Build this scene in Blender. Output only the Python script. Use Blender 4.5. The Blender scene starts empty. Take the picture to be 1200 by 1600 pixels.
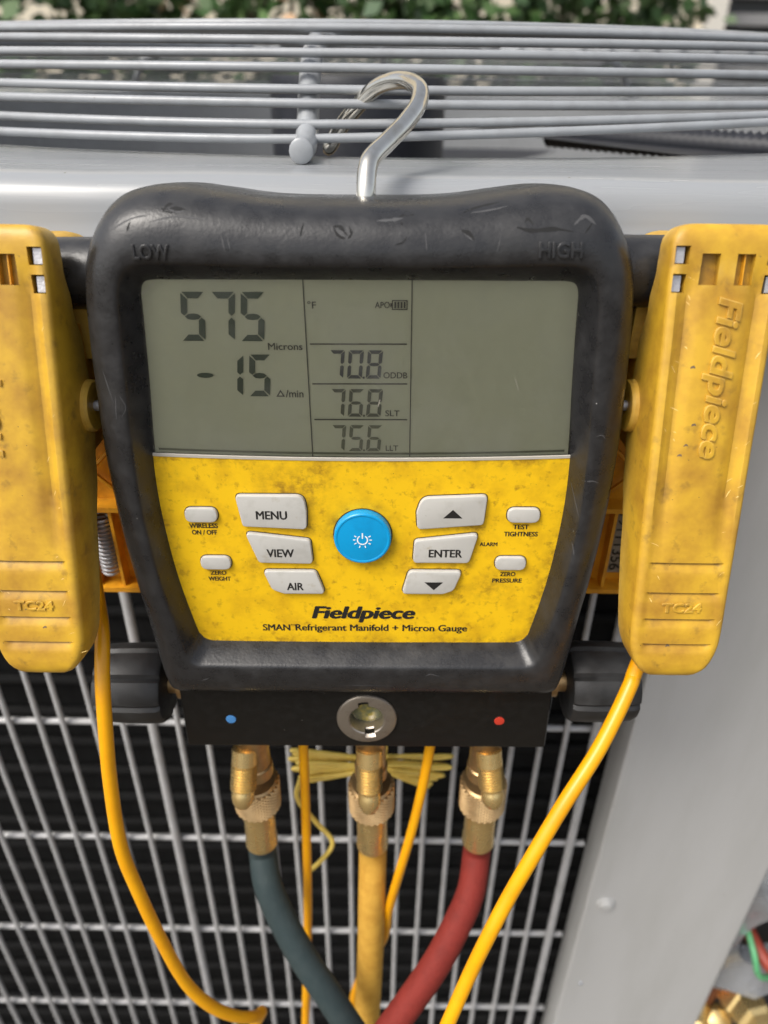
import bpy, bmesh, math, random
from mathutils import Vector, Matrix
from mathutils.bvhtree import BVHTree
random.seed(7)
R = math.radians
scene = bpy.context.scene
col = scene.collection

# ------------------------------------------------------------------ camera
PITCH, ROLL = R(31.3), R(0.8)
CAM = Vector((0, -0.282, 0.78))
fwd = Vector((0, math.cos(PITCH), -math.sin(PITCH)))
up0 = Vector((1, 0, 0)).cross(fwd)
rgt = Vector((1, 0, 0)) * math.cos(ROLL) + up0 * math.sin(ROLL)
upv = rgt.cross(fwd)
cd = bpy.data.cameras.new('camera')
cam = bpy.data.objects.new('camera', cd); col.objects.link(cam)
m3 = Matrix((rgt, upv, -fwd)).transposed()
cam.matrix_world = Matrix.Translation(CAM) @ m3.to_4x4()
cd.sensor_fit = 'VERTICAL'; cd.sensor_height = 32.0; cd.lens = 23.0
cd.clip_start = 0.005; cd.clip_end = 200
cd.dof.use_dof = True; cd.dof.focus_distance = 0.236; cd.dof.aperture_fstop = 8.0
scene.camera = cam

# ------------------------------------------------------------------ sky, sun, exposure
SUN_EL, SUN_AZ = R(52), R(-128)       # sun stands left of and behind the photographer
w = bpy.data.worlds.new('World'); scene.world = w; w.use_nodes = True
nt = w.node_tree; nt.nodes.clear()
sky = nt.nodes.new('ShaderNodeTexSky'); sky.sky_type = 'NISHITA'; sky.sun_disc = False
sky.sun_elevation = SUN_EL; sky.sun_rotation = SUN_AZ
sky.air_density = 1.0; sky.dust_density = 5.0; sky.ozone_density = 1.0
hs = nt.nodes.new('ShaderNodeHueSaturation'); hs.inputs['Saturation'].default_value = 0.42
bg = nt.nodes.new('ShaderNodeBackground'); bg.inputs['Strength'].default_value = 0.15
out = nt.nodes.new('ShaderNodeOutputWorld')
nt.links.new(sky.outputs[0], hs.inputs['Color']); nt.links.new(hs.outputs[0], bg.inputs[0]); nt.links.new(bg.outputs[0], out.inputs[0])
sd = bpy.data.lights.new('sun', 'SUN'); sd.energy = 1.4; sd.angle = R(25); sd.color = (1, 0.95, 0.87)
sun = bpy.data.objects.new('sun', sd); col.objects.link(sun)
sdir = Vector((math.sin(SUN_AZ) * math.cos(SUN_EL), math.cos(SUN_AZ) * math.cos(SUN_EL), math.sin(SUN_EL)))
sun.rotation_euler = sdir.to_track_quat('Z', 'Y').to_euler()
vs = scene.view_settings
vs.view_transform = 'Standard'; vs.look = 'None'; vs.gamma = 1.0; vs.use_curve_mapping = False
vs.exposure = 0.50
cy = scene.cycles
cy.max_bounces = 6; cy.diffuse_bounces = 3; cy.glossy_bounces = 3; cy.transmission_bounces = 4; cy.transparent_max_bounces = 6

# ------------------------------------------------------------------ helpers
def link(o, parent=None):
    col.objects.link(o)
    if parent is not None: o.parent = parent
    return o

def tag(o, label=None, cat=None, group=None, kind=None):
    if label: o['label'] = label
    if cat: o['category'] = cat
    if group: o['group'] = group
    if kind: o['kind'] = kind
    return o

def empty(name, mat, label, cat, group=None):
    o = bpy.data.objects.new(name, None); o.empty_display_size = 0.01
    o.matrix_world = mat; link(o)
    return tag(o, label, cat, group)

def smooth_mesh(me, ang=35):
    me.polygons.foreach_set('use_smooth', [True] * len(me.polygons))
    try: me.set_sharp_from_angle(angle=R(ang))
    except Exception: pass

class MB:
    """collects vertices and faces of one mesh"""
    def __init__(s): s.v = []; s.f = []
    def grid(s, rings, closed=True, cap0=False, cap1=False):
        b = len(s.v); n = len(rings[0])
        for r in rings: s.v += [tuple(p) for p in r]
        k = n if closed else n - 1
        for i in range(len(rings) - 1):
            for j in range(k):
                a = b + i * n + j; c = b + i * n + (j + 1) % n
                s.f.append((a, c, c + n, a + n))
        if cap0: s.f.append(tuple(b + j for j in range(n))[::-1])
        if cap1: s.f.append(tuple(b + (len(rings) - 1) * n + j for j in range(n)))
        return s
    def poly(s, pts):
        b = len(s.v); s.v += [tuple(p) for p in pts]; s.f.append(tuple(range(b, b + len(pts)))); return s
    def box(s, x0, x1, y0, y1, z0, z1):
        b = len(s.v)
        s.v += [(x0,y0,z0),(x1,y0,z0),(x1,y1,z0),(x0,y1,z0),(x0,y0,z1),(x1,y0,z1),(x1,y1,z1),(x0,y1,z1)]
        for q in ((0,3,2,1),(4,5,6,7),(0,1,5,4),(1,2,6,5),(2,3,7,6),(3,0,4,7)): s.f.append(tuple(b + i for i in q))
        return s
    def tube(s, path, rad, n=12, caps=True, closed=False):
        P = [Vector(p) for p in path]; L = len(P)
        rings = []; prev = None
        for i, p in enumerate(P):
            if closed: t = P[(i + 1) % L] - P[i - 1]
            else: t = P[min(i + 1, L - 1)] - P[max(i - 1, 0)]
            t.normalize()
            if prev is None:
                a = Vector((0, 0, 1)) if abs(t.z) < 0.9 else Vector((1, 0, 0))
                nrm = a.cross(t).normalized()
            else:
                nrm = (prev - t * prev.dot(t)).normalized()
            prev = nrm; bn = t.cross(nrm)
            r = rad[i] if isinstance(rad, (list, tuple)) else rad
            rings.append([p + (nrm * math.cos(2*math.pi*k/n) + bn * math.sin(2*math.pi*k/n)) * r for k in range(n)])
        if closed: rings.append(rings[0]); caps = False
        return s.grid(rings, True, caps, caps)
    def lathe(s, prof, o, ax, n=32, cap0=True, cap1=True, mod=None):
        """prof: (radius, distance along ax)"""
        o = Vector(o); ax = Vector(ax).normalized()
        a = Vector((0, 0, 1)) if abs(ax.z) < 0.9 else Vector((1, 0, 0))
        e1 = a.cross(ax).normalized(); e2 = ax.cross(e1)
        rings = []
        for i, (r, h) in enumerate(prof):
            ring = []
            for k in range(n):
                q = 2 * math.pi * k / n; rr = r * (mod(i, k, q) if mod else 1)
                ring.append(o + ax * h + (e1 * math.cos(q) + e2 * math.sin(q)) * rr)
            rings.append(ring)
        return s.grid(rings, True, cap0, cap1)
    def mesh(s, name, ang=35, recalc=True):
        me = bpy.data.meshes.new(name); me.from_pydata(s.v, [], s.f); me.validate()
        if recalc:
            bm = bmesh.new(); bm.from_mesh(me)
            bmesh.ops.remove_doubles(bm, verts=bm.verts, dist=1e-7)
            bmesh.ops.recalc_face_normals(bm, faces=bm.faces); bm.to_mesh(me); bm.free()
        smooth_mesh(me, ang); return me
    def build(s, name, mat, parent=None, ang=35, recalc=True):
        o = bpy.data.objects.new(name, s.mesh(name, ang, recalc)); o.data.materials.append(mat)
        return link(o, parent)

def spline(pts, k=8, closed=False):
    P = [Vector(p) for p in pts]; n = len(P); out = []
    for i in range(n if closed else n - 1):
        if closed: p0, p1, p2, p3 = P[i-1], P[i], P[(i+1) % n], P[(i+2) % n]
        else:
            p1, p2 = P[i], P[i+1]
            p0 = P[i-1] if i else p1 * 2 - p2
            p3 = P[i+2] if i + 2 < n else p2 * 2 - p1
        for j in range(k):
            t = j / k
            out.append(0.5 * ((2*p1) + (p2-p0)*t + (2*p0-5*p1+4*p2-p3)*t*t + (3*p1-p0-3*p2+p3)*t**3))
    if not closed: out.append(P[-1])
    return out

def roundpoly(pts, rad, k=6):
    """round the corners of a 2D polygon; rad one value or one per corner"""
    n = len(pts); o = []
    for i in range(n):
        p = Vector(pts[i]).to_2d(); a = Vector(pts[i-1]).to_2d() - p; b = Vector(pts[(i+1) % n]).to_2d() - p
        r = rad[i] if isinstance(rad, (list, tuple)) else rad
        ang = a.angle(b); d = min(r / math.tan(ang/2), a.length*0.48, b.length*0.48)
        p1 = p + a.normalized()*d; p2 = p + b.normalized()*d
        for j in range(k + 1):
            t = j / k; q = p1*(1-t)**2 + p*2*t*(1-t) + p2*t*t
            o.append((q.x, q.y))
    return o

def inset(poly, d):
    n = len(poly); o = []; ar = sum(poly[i-1][0]*poly[i][1]-poly[i][0]*poly[i-1][1] for i in range(n))
    sg = 1 if ar > 0 else -1
    for i in range(n):
        a = Vector(poly[i-1]); p = Vector(poly[i]); b = Vector(poly[(i+1) % n])
        t = (b - a)
        if t.length < 1e-9: t = b - p
        t.normalize(); nn = Vector((-t.y, t.x)) * sg
        o.append((p.x + nn.x*d, p.y + nn.y*d))
    return o

def plate(mb, poly, w0, w1, bev=0.0, crown=0.0):
    """raised plate with a rounded upper edge, polygon in the u,v plane"""
    rings = [[(p[0], p[1], w0) for p in poly], [(p[0], p[1], w1 - bev) for p in poly]]
    if bev > 0:
        for a in (30, 60, 90):
            q = inset(poly, bev*(1-math.cos(R(a)))); rings.append([(p[0], p[1], w1 - bev + bev*math.sin(R(a))) for p in q])
    if crown:
        q = inset(poly, bev*3); rings.append([(p[0], p[1], w1 + crown) for p in q])
    return mb.grid(rings, True, False, True)

MM = 0.001
def mm(l): return [tuple(x*MM for x in p) for p in l]

# ------------------------------------------------------------------ materials
def node_mat(name):
    m = bpy.data.materials.new(name); m.use_nodes = True
    return m, m.node_tree, m.node_tree.nodes['Principled BSDF']

def mat(name, c, rough=0.5, metal=0.0, c2=None, scale=60, lo=0.45, hi=0.7, bump=0.0, bscale=400, bdist=0.0003,
        rvar=0.0, speck=None, spscale=300, spth=0.04, spec=0.5, coat=0.0, stretch=None, detail=4, c3=None, scale3=20, lo3=.5, hi3=.7, trans=0, sss=0):
    m, t, b = node_mat(name); N = t.nodes; L = t.links
    b.inputs['Base Color'].default_value = (*c, 1); b.inputs['Roughness'].default_value = rough
    b.inputs['Metallic'].default_value = metal; b.inputs['Specular IOR Level'].default_value = spec
    b.inputs['Coat Weight'].default_value = coat; b.inputs['Coat Roughness'].default_value = 0.15
    if trans: b.inputs['Transmission Weight'].default_value = trans
    if sss:
        b.inputs['Subsurface Weight'].default_value = sss; b.inputs['Subsurface Radius'].default_value = (1, .5, .1)
        b.inputs['Subsurface Scale'].default_value = 0.002
    tc = N.new('ShaderNodeTexCoord'); co = tc.outputs['Object']
    if stretch:
        mp = N.new('ShaderNodeMapping'); mp.inputs['Scale'].default_value = stretch; L.new(co, mp.inputs[0]); co2 = mp.outputs[0]
    else: co2 = co
    cur = None
    def mixin(fac, colr):
        nonlocal cur
        mx = N.new('ShaderNodeMix'); mx.data_type = 'RGBA'
        L.new(fac, mx.inputs[0])
        if cur is None: mx.inputs[6].default_value = (*c, 1)
        else: L.new(cur, mx.inputs[6])
        mx.inputs[7].default_value = (*colr, 1); cur = mx.outputs[2]
    def noise(sc, de=6, coord=None):
        n = N.new('ShaderNodeTexNoise'); n.inputs['Scale'].default_value = sc; n.inputs['Detail'].default_value = de
        n.inputs['Roughness'].default_value = 0.62; L.new(coord or co2, n.inputs['Vector']); return n.outputs['Fac']
    def ramp(fac, a, z):
        r = N.new('ShaderNodeMapRange'); r.inputs['From Min'].default_value = a; r.inputs['From Max'].default_value = z
        L.new(fac, r.inputs['Value']); return r.outputs[0]
    if c2 is not None:
        f = ramp(noise(scale, detail), lo, hi); mixin(f, c2)
        if rvar:
            ma = N.new('ShaderNodeMath'); ma.operation = 'MULTIPLY_ADD'; L.new(f, ma.inputs[0]); ma.inputs[1].default_value = rvar
            ma.inputs[2].default_value = rough; ma.use_clamp = True; L.new(ma.outputs[0], b.inputs['Roughness'])
    if c3 is not None: mixin(ramp(noise(scale3, 4), lo3, hi3), c3)
    if speck is not None:
        v = N.new('ShaderNodeTexVoronoi'); v.inputs['Scale'].default_value = spscale; L.new(co, v.inputs['Vector'])
        mixin(ramp(v.outputs['Distance'], spth, spth*0.5), speck)
    if cur is not None: L.new(cur, b.inputs['Base Color'])
    if bump:
        bn = N.new('ShaderNodeBump'); bn.inputs['Strength'].default_value = bump; bn.inputs['Distance'].default_value = bdist
        L.new(noise(bscale, 2), bn.inputs['Height']); L.new(bn.outputs[0], b.inputs['Normal'])
    return m

M = {}
M['rubber'] = mat('black_rubber', (.016, .016, .017), .27, c2=(.030, .030, .031), scale=120, lo=.42, hi=.75, rvar=.22, bump=.6, bscale=900, bdist=.00012, speck=(.45, .44, .42), spscale=95, spth=.022, c3=(.038, .037, .035), scale3=35, lo3=.6, hi3=.85)
M['scuff'] = mat('scuffed_rubber', (.06, .06, .062), .7)
M['gouge'] = mat('gouged_rubber', (.006, .006, .006), .8)
M['face'] = mat('yellow_overlay', (.80, .49, .008), .45, spec=.3, c2=(.46, .24, .008), scale=95, lo=.46, hi=.92, bump=.25, bscale=2500, bdist=.00006, speck=(.12, .07, .01), spscale=260, spth=.05, c3=(.26, .13, .010), scale3=330, lo3=.56, hi3=.82)
M['clamp'] = mat('yellow_plastic', (.61, .36, .026), .38, c2=(.36, .18, .016), scale=60, lo=.38, hi=.70, rvar=.15, bump=.3, bscale=700, bdist=.00015, c3=(.16, .085, .02), scale3=140, lo3=.58, hi3=.82, speck=(.10, .06, .02), spscale=230, spth=.045)
M['clamp_in'] = mat('yellow_plastic_glow', (.72, .33, .015), .42, c2=(.42, .16, .01), scale=90, lo=.45, hi=.75, bump=.2, bscale=700)  # same yellow plastic, its warm interreflected glow put into the colour
def grime(m, gc, rings_, edges, amt):
    """handling dirt: rings (cx, cy, r0, r1) and bands (v0, v1) in metres, broken up by noise"""
    t = m.node_tree; N = t.nodes; L = t.links; b = N['Principled BSDF']; src = b.inputs['Base Color'].links[0].from_socket
    tc = N.new('ShaderNodeTexCoord'); sp = N.new('ShaderNodeSeparateXYZ'); L.new(tc.outputs['Object'], sp.inputs[0])
    def math_(op, a, c):
        n_ = N.new('ShaderNodeMath'); n_.operation = op
        for i_, q in enumerate((a, c)):
            if isinstance(q, (int, float)): n_.inputs[i_].default_value = q
            else: L.new(q, n_.inputs[i_])
        return n_.outputs[0]
    def rng(x, a, c):
        n_ = N.new('ShaderNodeMapRange'); n_.interpolation_type = 'SMOOTHSTEP'; n_.inputs['From Min'].default_value = a; n_.inputs['From Max'].default_value = c; L.new(x, n_.inputs['Value']); return n_.outputs[0]
    tot = None
    for cx_, cy_, r0, r1 in rings_:
        vd = N.new('ShaderNodeVectorMath'); vd.operation = 'DISTANCE'; L.new(tc.outputs['Object'], vd.inputs[0]); vd.inputs[1].default_value = (cx_, cy_, 0)
        f = rng(vd.outputs['Value'], r1, r0); tot = f if tot is None else math_('MAXIMUM', tot, f)
    for v0_, v1_ in edges:
        f = rng(sp.outputs[1], v0_, v1_); tot = f if tot is None else math_('MAXIMUM', tot, f)
    ax_ = math_('ABSOLUTE', sp.outputs[0], 0); sl = math_('ADD', ax_, math_('MULTIPLY', sp.outputs[1], -.13)); tot = math_('MAXIMUM', tot, rng(sl, .0605, .0655))
    nz = N.new('ShaderNodeTexNoise'); nz.inputs['Scale'].default_value = 260; nz.inputs['Detail'].default_value = 5; nz.inputs['Roughness'].default_value = .7; L.new(tc.outputs['Object'], nz.inputs['Vector'])
    n2 = N.new('ShaderNodeTexNoise'); n2.inputs['Scale'].default_value = 45; n2.inputs['Detail'].default_value = 3; L.new(tc.outputs['Object'], n2.inputs['Vector'])
    f = math_('MULTIPLY', tot, rng(nz.outputs['Fac'], .34, .72)); f = math_('MULTIPLY', f, rng(n2.outputs['Fac'], .30, .62)); f = math_('MULTIPLY', f, amt)
    mx = N.new('ShaderNodeMix'); mx.data_type = 'RGBA'; L.new(f, mx.inputs[0]); L.new(src, mx.inputs[6]); mx.inputs[7].default_value = (*gc, 1); L.new(mx.outputs[2], b.inputs['Base Color'])
grime(M['face'], (.17, .09, .012), [(.0002, .0016, .0090, .0150), (-.018, .004, .001, .006), (-.036, -.010, .001, .007), (.037, .004, .001, .006), (.034, -.010, .001, .006), (.017, -.010, .001, .006), (-.034, -.015, .001, .006), (.032, -.021, .001, .006), (-.058, .024, .001, .010), (.044, -.018, .002, .010), (-.02, .022, .004, .020)], [(.0235, .0295), (-.0375, -.0425)], .85)
def wear(m, edge, dirt):
    """rubbed pale edges and dirt in the grooves"""
    t = m.node_tree; N = t.nodes; L = t.links; b = N['Principled BSDF']; src = b.inputs['Base Color'].links[0].from_socket
    ge = N.new('ShaderNodeNewGeometry'); tc = N.new('ShaderNodeTexCoord')
    nz = N.new('ShaderNodeTexNoise'); nz.inputs['Scale'].default_value = 380; nz.inputs['Detail'].default_value = 4; L.new(tc.outputs['Object'], nz.inputs['Vector'])
    for (a, c, colr, lim) in ((.52, .58, edge, .55), (.485, .45, dirt, .8)):
        mr = N.new('ShaderNodeMapRange'); mr.inputs['From Min'].default_value = a; mr.inputs['From Max'].default_value = c; mr.inputs['To Max'].default_value = lim; L.new(ge.outputs['Pointiness'], mr.inputs['Value'])
        mu = N.new('ShaderNodeMath'); mu.operation = 'MULTIPLY'; L.new(mr.outputs[0], mu.inputs[0]); L.new(nz.outputs['Fac'], mu.inputs[1])
        mx = N.new('ShaderNodeMix'); mx.data_type = 'RGBA'; L.new(mu.outputs[0], mx.inputs[0]); L.new(src, mx.inputs[6]); mx.inputs[7].default_value = (*colr, 1); src = mx.outputs[2]
    L.new(src, b.inputs['Base Color'])
wear(M['clamp'], (.78, .55, .16), (.12, .06, .012))
M['yscratch'] = mat('pale_scratch', (.80, .58, .20), .6)
M['ysmudge'] = mat('dark_smudge', (.14, .10, .06), .7)
M['key'] = mat('grey_key', (.50, .49, .455), .5, spec=.35, c2=(.43, .42, .38), scale=220, lo=.5, hi=.8, bump=.12, bscale=3000, bdist=.00005, speck=(.22, .17, .10), spscale=240, spth=.035, c3=(.36, .31, .22), scale3=150, lo3=.60, hi3=.80)
M['grime_shade'] = mat('key_grime_shade', (.06, .04, .01), .8)  # thin outline round the keys, contact shade and grime painted dark
M['ink'] = mat('black_ink', (.012, .011, .010), .5)
M['blue'] = mat('blue_button', (.0, .30, .62), .32, c2=(.0, .24, .52), scale=150, lo=.5, hi=.8, bump=.08, bscale=2500)
M['white'] = mat('white_ink', (.80, .85, .86), .5)
M['lcd'] = mat('lcd_backing', (.49, .485, .335), .45, c2=(.44, .44, .30), scale=14, lo=.35, hi=.7, detail=2)
M['seg_green'] = mat('lcd_segment_green', (.036, .056, .030), .5)
M['seg_blue'] = mat('lcd_segment_slate', (.038, .042, .040), .5)
M['seg_olive'] = mat('lcd_segment_olive', (.070, .074, .040), .5)
M['seg_label'] = mat('lcd_legend', (.055, .050, .034), .5)
M['seg_faint'] = mat('lcd_segment_faint', (.115, .120, .066), .5)
M['rim'] = mat('clear_rim', (.45, .42, .36), .25)
M['block'] = mat('black_anodised', (.007, .0066, .006), .34, c2=(.010, .0096, .009), scale=300, rvar=.12, spec=.3, bump=.2, bscale=2500, bdist=.00006, speck=(.3, .28, .25), spscale=130, spth=.02)
M['knob'] = mat('black_knob', (.016, .016, .016), .45, c2=(.03, .03, .03), scale=120, rvar=.2, bump=.2, bscale=1500)
M['brass'] = mat('brass', (.84, .63, .28), .27, .88, c2=(.62, .44, .18), scale=130, lo=.45, hi=.8, rvar=.2, bump=.15, bscale=1200)
M['brass_dull'] = mat('dull_brass', (.58, .39, .19), .32, .9, c2=(.36, .235, .11), scale=120, lo=.4, hi=.75, rvar=.15, bump=.15, bscale=1200)
M['nickel'] = mat('worn_nickel', (.40, .36, .31), .34, .9, c2=(.28, .24, .20), scale=220, rvar=.15)
M['chrome'] = mat('chrome', (.72, .69, .62), .10, 1.0, c2=(.60, .56, .48), scale=120, rvar=.08)
M['silver'] = mat('silver', (.52, .52, .54), .4, .6, bump=.6, bscale=900, bdist=.0003)
M['paint'] = mat('grey_enamel', (.37, .375, .375), .36, c2=(.335, .34, .34), scale=30, lo=.4, hi=.7, rvar=.08, bump=.12, bscale=350, bdist=.0002, speck=(.12, .11, .10), spscale=45, spth=.02)
M['panelpaint'] = mat('grey_panel_paint', (.46, .46, .45), .5, c2=(.41, .41, .395), scale=30, lo=.4, hi=.7, bump=.25, bscale=300, bdist=.0002, stretch=(1, 1, .18), speck=(.15, .13, .11), spscale=50, spth=.025)
M['lid'] = mat('grey_lid_paint', (.30, .312, .322), .18, c2=(.255, .265, .275), scale=40, lo=.4, hi=.7, rvar=.16, bump=.35, bscale=120, bdist=.0006, stretch=(.06, 1, 1), speck=(.10, .09, .08), spscale=60, spth=.03)
M['wire'] = mat('grey_wire_coating', (.43, .43, .43), .32, c2=(.36, .36, .355), scale=80, rvar=.1)
M['ring'] = mat('grey_ring_coating', (.30, .315, .33), .30, c2=(.25, .26, .27), scale=80, rvar=.12, speck=(.12, .10, .08), spscale=90, spth=.03)
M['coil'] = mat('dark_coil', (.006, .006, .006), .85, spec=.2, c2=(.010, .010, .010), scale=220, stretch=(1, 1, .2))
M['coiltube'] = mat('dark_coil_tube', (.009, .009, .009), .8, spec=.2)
M['motor'] = mat('motor_black', (.012, .014, .020), .5, c2=(.02, .022, .03), scale=40)
M['hose_blue'] = mat('hose_blue', (.030, .046, .048), .68, spec=.25, c2=(.040, .056, .057), scale=160, lo=.4, hi=.75, bump=.7, bscale=700, bdist=.0004)
M['hose_yellow'] = mat('hose_yellow', (.60, .34, .055), .68, spec=.25, c2=(.48, .25, .035), scale=160, lo=.4, hi=.75, bump=.7, bscale=700, bdist=.0004)
M['hose_red'] = mat('hose_red', (.20, .026, .019), .68, spec=.2, c2=(.15, .02, .015), scale=160, lo=.4, hi=.75, bump=.7, bscale=700, bdist=.0004)
M['cable'] = mat('yellow_cable', (.80, .37, .002), .36, c2=(.72, .29, .002), scale=60, lo=.4, hi=.75)
M['twine'] = mat('pale_yellow_wire', (.92, .70, .15), .42, c2=(.84, .60, .11), scale=200)
M['sticker'] = mat('pale_sticker', (.24, .21, .16), .6, c2=(.15, .12, .08), scale=200)
M['galv'] = mat('galvanised', (.50, .53, .57), .22, .6, c2=(.36, .39, .43), scale=40, rvar=.2, bump=.5, bscale=60, bdist=.003)
M['bred'] = mat('red_dot', (.52, .04, .02), .45)
M['bblue'] = mat('blue_dot', (.06, .22, .50), .45)
M['green'] = mat('green_wire', (.10, .36, .16), .4)
M['redw'] = mat('red_wire', (.30, .05, .03), .5)
M['whitew'] = mat('white_wire', (.78, .77, .72), .45)
M['wall'] = mat('cream_stucco', (.76, .69, .55), .9, c2=(.68, .61, .48), scale=6, bump=.5, bscale=60, bdist=.004)
M['trim'] = mat('white_trim', (.70, .67, .60), .7)
M['pane'] = mat('window_pane', (.07, .075, .08), .2)
M['slat'] = mat('blind_slat', (.26, .26, .26), .6)
M['ground'] = mat('ground_soil', (.11, .09, .065), .95, c2=(.08, .065, .045), scale=4)
M['bark'] = mat('bark', (.12, .09, .06), .9, c2=(.08, .06, .04), scale=30)
def leafmat(name, c, c2):
    m = mat(name, c, .45, c2=c2, scale=5, lo=.35, hi=.65)
    b = m.node_tree.nodes['Principled BSDF']; return m
M['leafA'] = leafmat('leaf_deep_green', (.030, .075, .022), (.055, .115, .030))
M['leafB'] = leafmat('leaf_mid_green', (.070, .135, .040), (.10, .17, .055))
M['leafC'] = leafmat('leaf_sunlit_spot', (.62, .34, .20), (.55, .40, .24))  # sunlit wall bits between the foliage, painted as peach leaves
def lens_mat():
    m, t, b = node_mat('clear_lens'); N = t.nodes; L = t.links; N.remove(b)
    tr = N.new('ShaderNodeBsdfTransparent'); tr.inputs[0].default_value = (.985, .99, .98, 1)
    gl = N.new('ShaderNodeBsdfGlossy'); gl.inputs['Roughness'].default_value = .16
    fr = N.new('ShaderNodeFresnel'); fr.inputs[0].default_value = 1.42
    tc = N.new('ShaderNodeTexCoord'); nz = N.new('ShaderNodeTexNoise'); nz.inputs['Scale'].default_value = 30; nz.inputs['Detail'].default_value = 4
    L.new(tc.outputs['Object'], nz.inputs['Vector'])
    mr = N.new('ShaderNodeMapRange'); mr.inputs['From Min'].default_value = .45; mr.inputs['From Max'].default_value = .75
    mr.inputs['To Min'].default_value = .10; mr.inputs['To Max'].default_value = .32
    L.new(nz.outputs['Fac'], mr.inputs['Value']); L.new(mr.outputs[0], gl.inputs['Roughness'])
    mx = N.new('ShaderNodeMixShader'); L.new(fr.outputs[0], mx.inputs[0]); L.new(tr.outputs[0], mx.inputs[1]); L.new(gl.outputs[0], mx.inputs[2])
    # fine dust and smudges, plus a pale haze painted in for lens glare
    vo = N.new('ShaderNodeTexVoronoi'); vo.inputs['Scale'].default_value = 150; L.new(tc.outputs['Object'], vo.inputs['Vector'])
    r2 = N.new('ShaderNodeMapRange'); r2.inputs['From Min'].default_value = .028; r2.inputs['From Max'].default_value = .012; L.new(vo.outputs['Distance'], r2.inputs['Value'])
    n3 = N.new('ShaderNodeTexNoise'); n3.inputs['Scale'].default_value = 26; n3.inputs['Detail'].default_value = 5; n3.inputs['Roughness'].default_value = .65; L.new(tc.outputs['Object'], n3.inputs['Vector'])
    r3 = N.new('ShaderNodeMapRange'); r3.inputs['From Min'].default_value = .42; r3.inputs['From Max'].default_value = .78; r3.inputs['To Min'].default_value = .0; r3.inputs['To Max'].default_value = .08; L.new(n3.outputs['Fac'], r3.inputs['Value'])
    am = N.new('ShaderNodeMath'); am.operation = 'MAXIMUM'; L.new(r2.outputs[0], am.inputs[0]); L.new(r3.outputs[0], am.inputs[1])
    df = N.new('ShaderNodeBsdfDiffuse'); df.inputs[0].default_value = (.6, .6, .55, 1)
    m2 = N.new('ShaderNodeMixShader'); L.new(am.outputs[0], m2.inputs[0]); L.new(mx.outputs[0], m2.inputs[1]); L.new(df.outputs[0], m2.inputs[2])
    L.new(m2.outputs[0], N['Material Output'].inputs[0]); return m
M['lens'] = lens_mat()

# ------------------------------------------------------------------ text
def text_mesh(s, bold=0.0, shear=0.0, extrude=0.0, bevel=0.0, spacing=1.0):
    cu = bpy.data.curves.new('t', 'FONT'); cu.body = s; cu.shear = shear; cu.space_character = spacing
    cu.extrude = extrude; cu.bevel_depth = bevel; cu.bevel_resolution = 1; cu.fill_mode = 'FRONT' if extrude == 0 and bevel == 0 else 'BOTH'
    cu.resolution_u = 4
    o = bpy.data.objects.new('t', cu); col.objects.link(o)
    bpy.context.view_layer.update()
    me = bpy.data.meshes.new_from_object(o.evaluated_get(bpy.context.evaluated_depsgraph_get()))
    bpy.data.objects.remove(o); bpy.data.curves.remove(cu)
    if bold and not extrude:
        # heavier weight: the outline printed a few times, each a hair aside and a hair higher
        vs_ = [v.co.copy() for v in me.vertices]; fs = [tuple(p.vertices) for p in me.polygons]; V = []; F = []
        for i, (dx, dy) in enumerate(((0, 0), (-bold, 0), (bold, 0), (-bold*.5, bold*.45), (bold*.5, -bold*.45), (bold*.5, bold*.45), (-bold*.5, -bold*.45))):
            b = len(V); V += [(v.x + dx, v.y + dy, i*4e-6) for v in vs_]; F += [tuple(b + k for k in f) for f in fs]
        me = bpy.data.meshes.new('t'); me.from_pydata(V, [], F)
    return me

def fit_text(s, u0, u1, v0, v1, w, material, parent, name='lettering', bold=0.02, shear=0.0, rot=0, height=0.0, bvh=None, spacing=1.0):
    """text scaled to fill the box u0..u1, v0..v1 (mm) of the parent's u,v plane; rot in degrees (0, 90, -90)"""
    me = text_mesh(s, bold, shear, 0.1 if height else 0, 0.035 if height else 0, spacing)
    xs = [v.co.x for v in me.vertices]; ys = [v.co.y for v in me.vertices]
    a0, a1, b0, b1 = min(xs), max(xs), min(ys), max(ys)
    zs = [v.co.z for v in me.vertices]; z0 = min(zs); zr = max(max(zs) - z0, 1e-9)
    for v in me.vertices:
        p = (v.co.x - a0) / (a1 - a0); q = (v.co.y - b0) / (b1 - b0); h = (v.co.z - z0) / zr * height if height else v.co.z / MM
        if rot == 0: u, vv = u0 + (u1-u0)*p, v0 + (v1-v0)*q
        elif rot == -90: u, vv = u0 + (u1-u0)*q, v1 - (v1-v0)*p
        else: u, vv = u1 - (u1-u0)*q, v0 + (v1-v0)*p
        u *= MM; vv *= MM; ww = w * MM
        if bvh is not None:
            hit = bvh.ray_cast(Vector((u, vv, .05)), Vector((0, 0, -1)))
            if hit[0] is not None: ww = hit[0].z + w * MM
        v.co = (u, vv, ww + h * MM)
    me.materials.clear(); me.materials.append(material)
    if height: smooth_mesh(me, 40)
    o = bpy.data.objects.new(name, me); return link(o, parent)

# ================================================================== THE SETTING
g = MB(); g.poly([(-30, -30, 0), (30, -30, 0), (30, 30, 0), (-30, 30, 0)])
tag(g.build('ground', M['ground'], recalc=False), kind='structure')  # out of view, added for its bounce light

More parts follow.
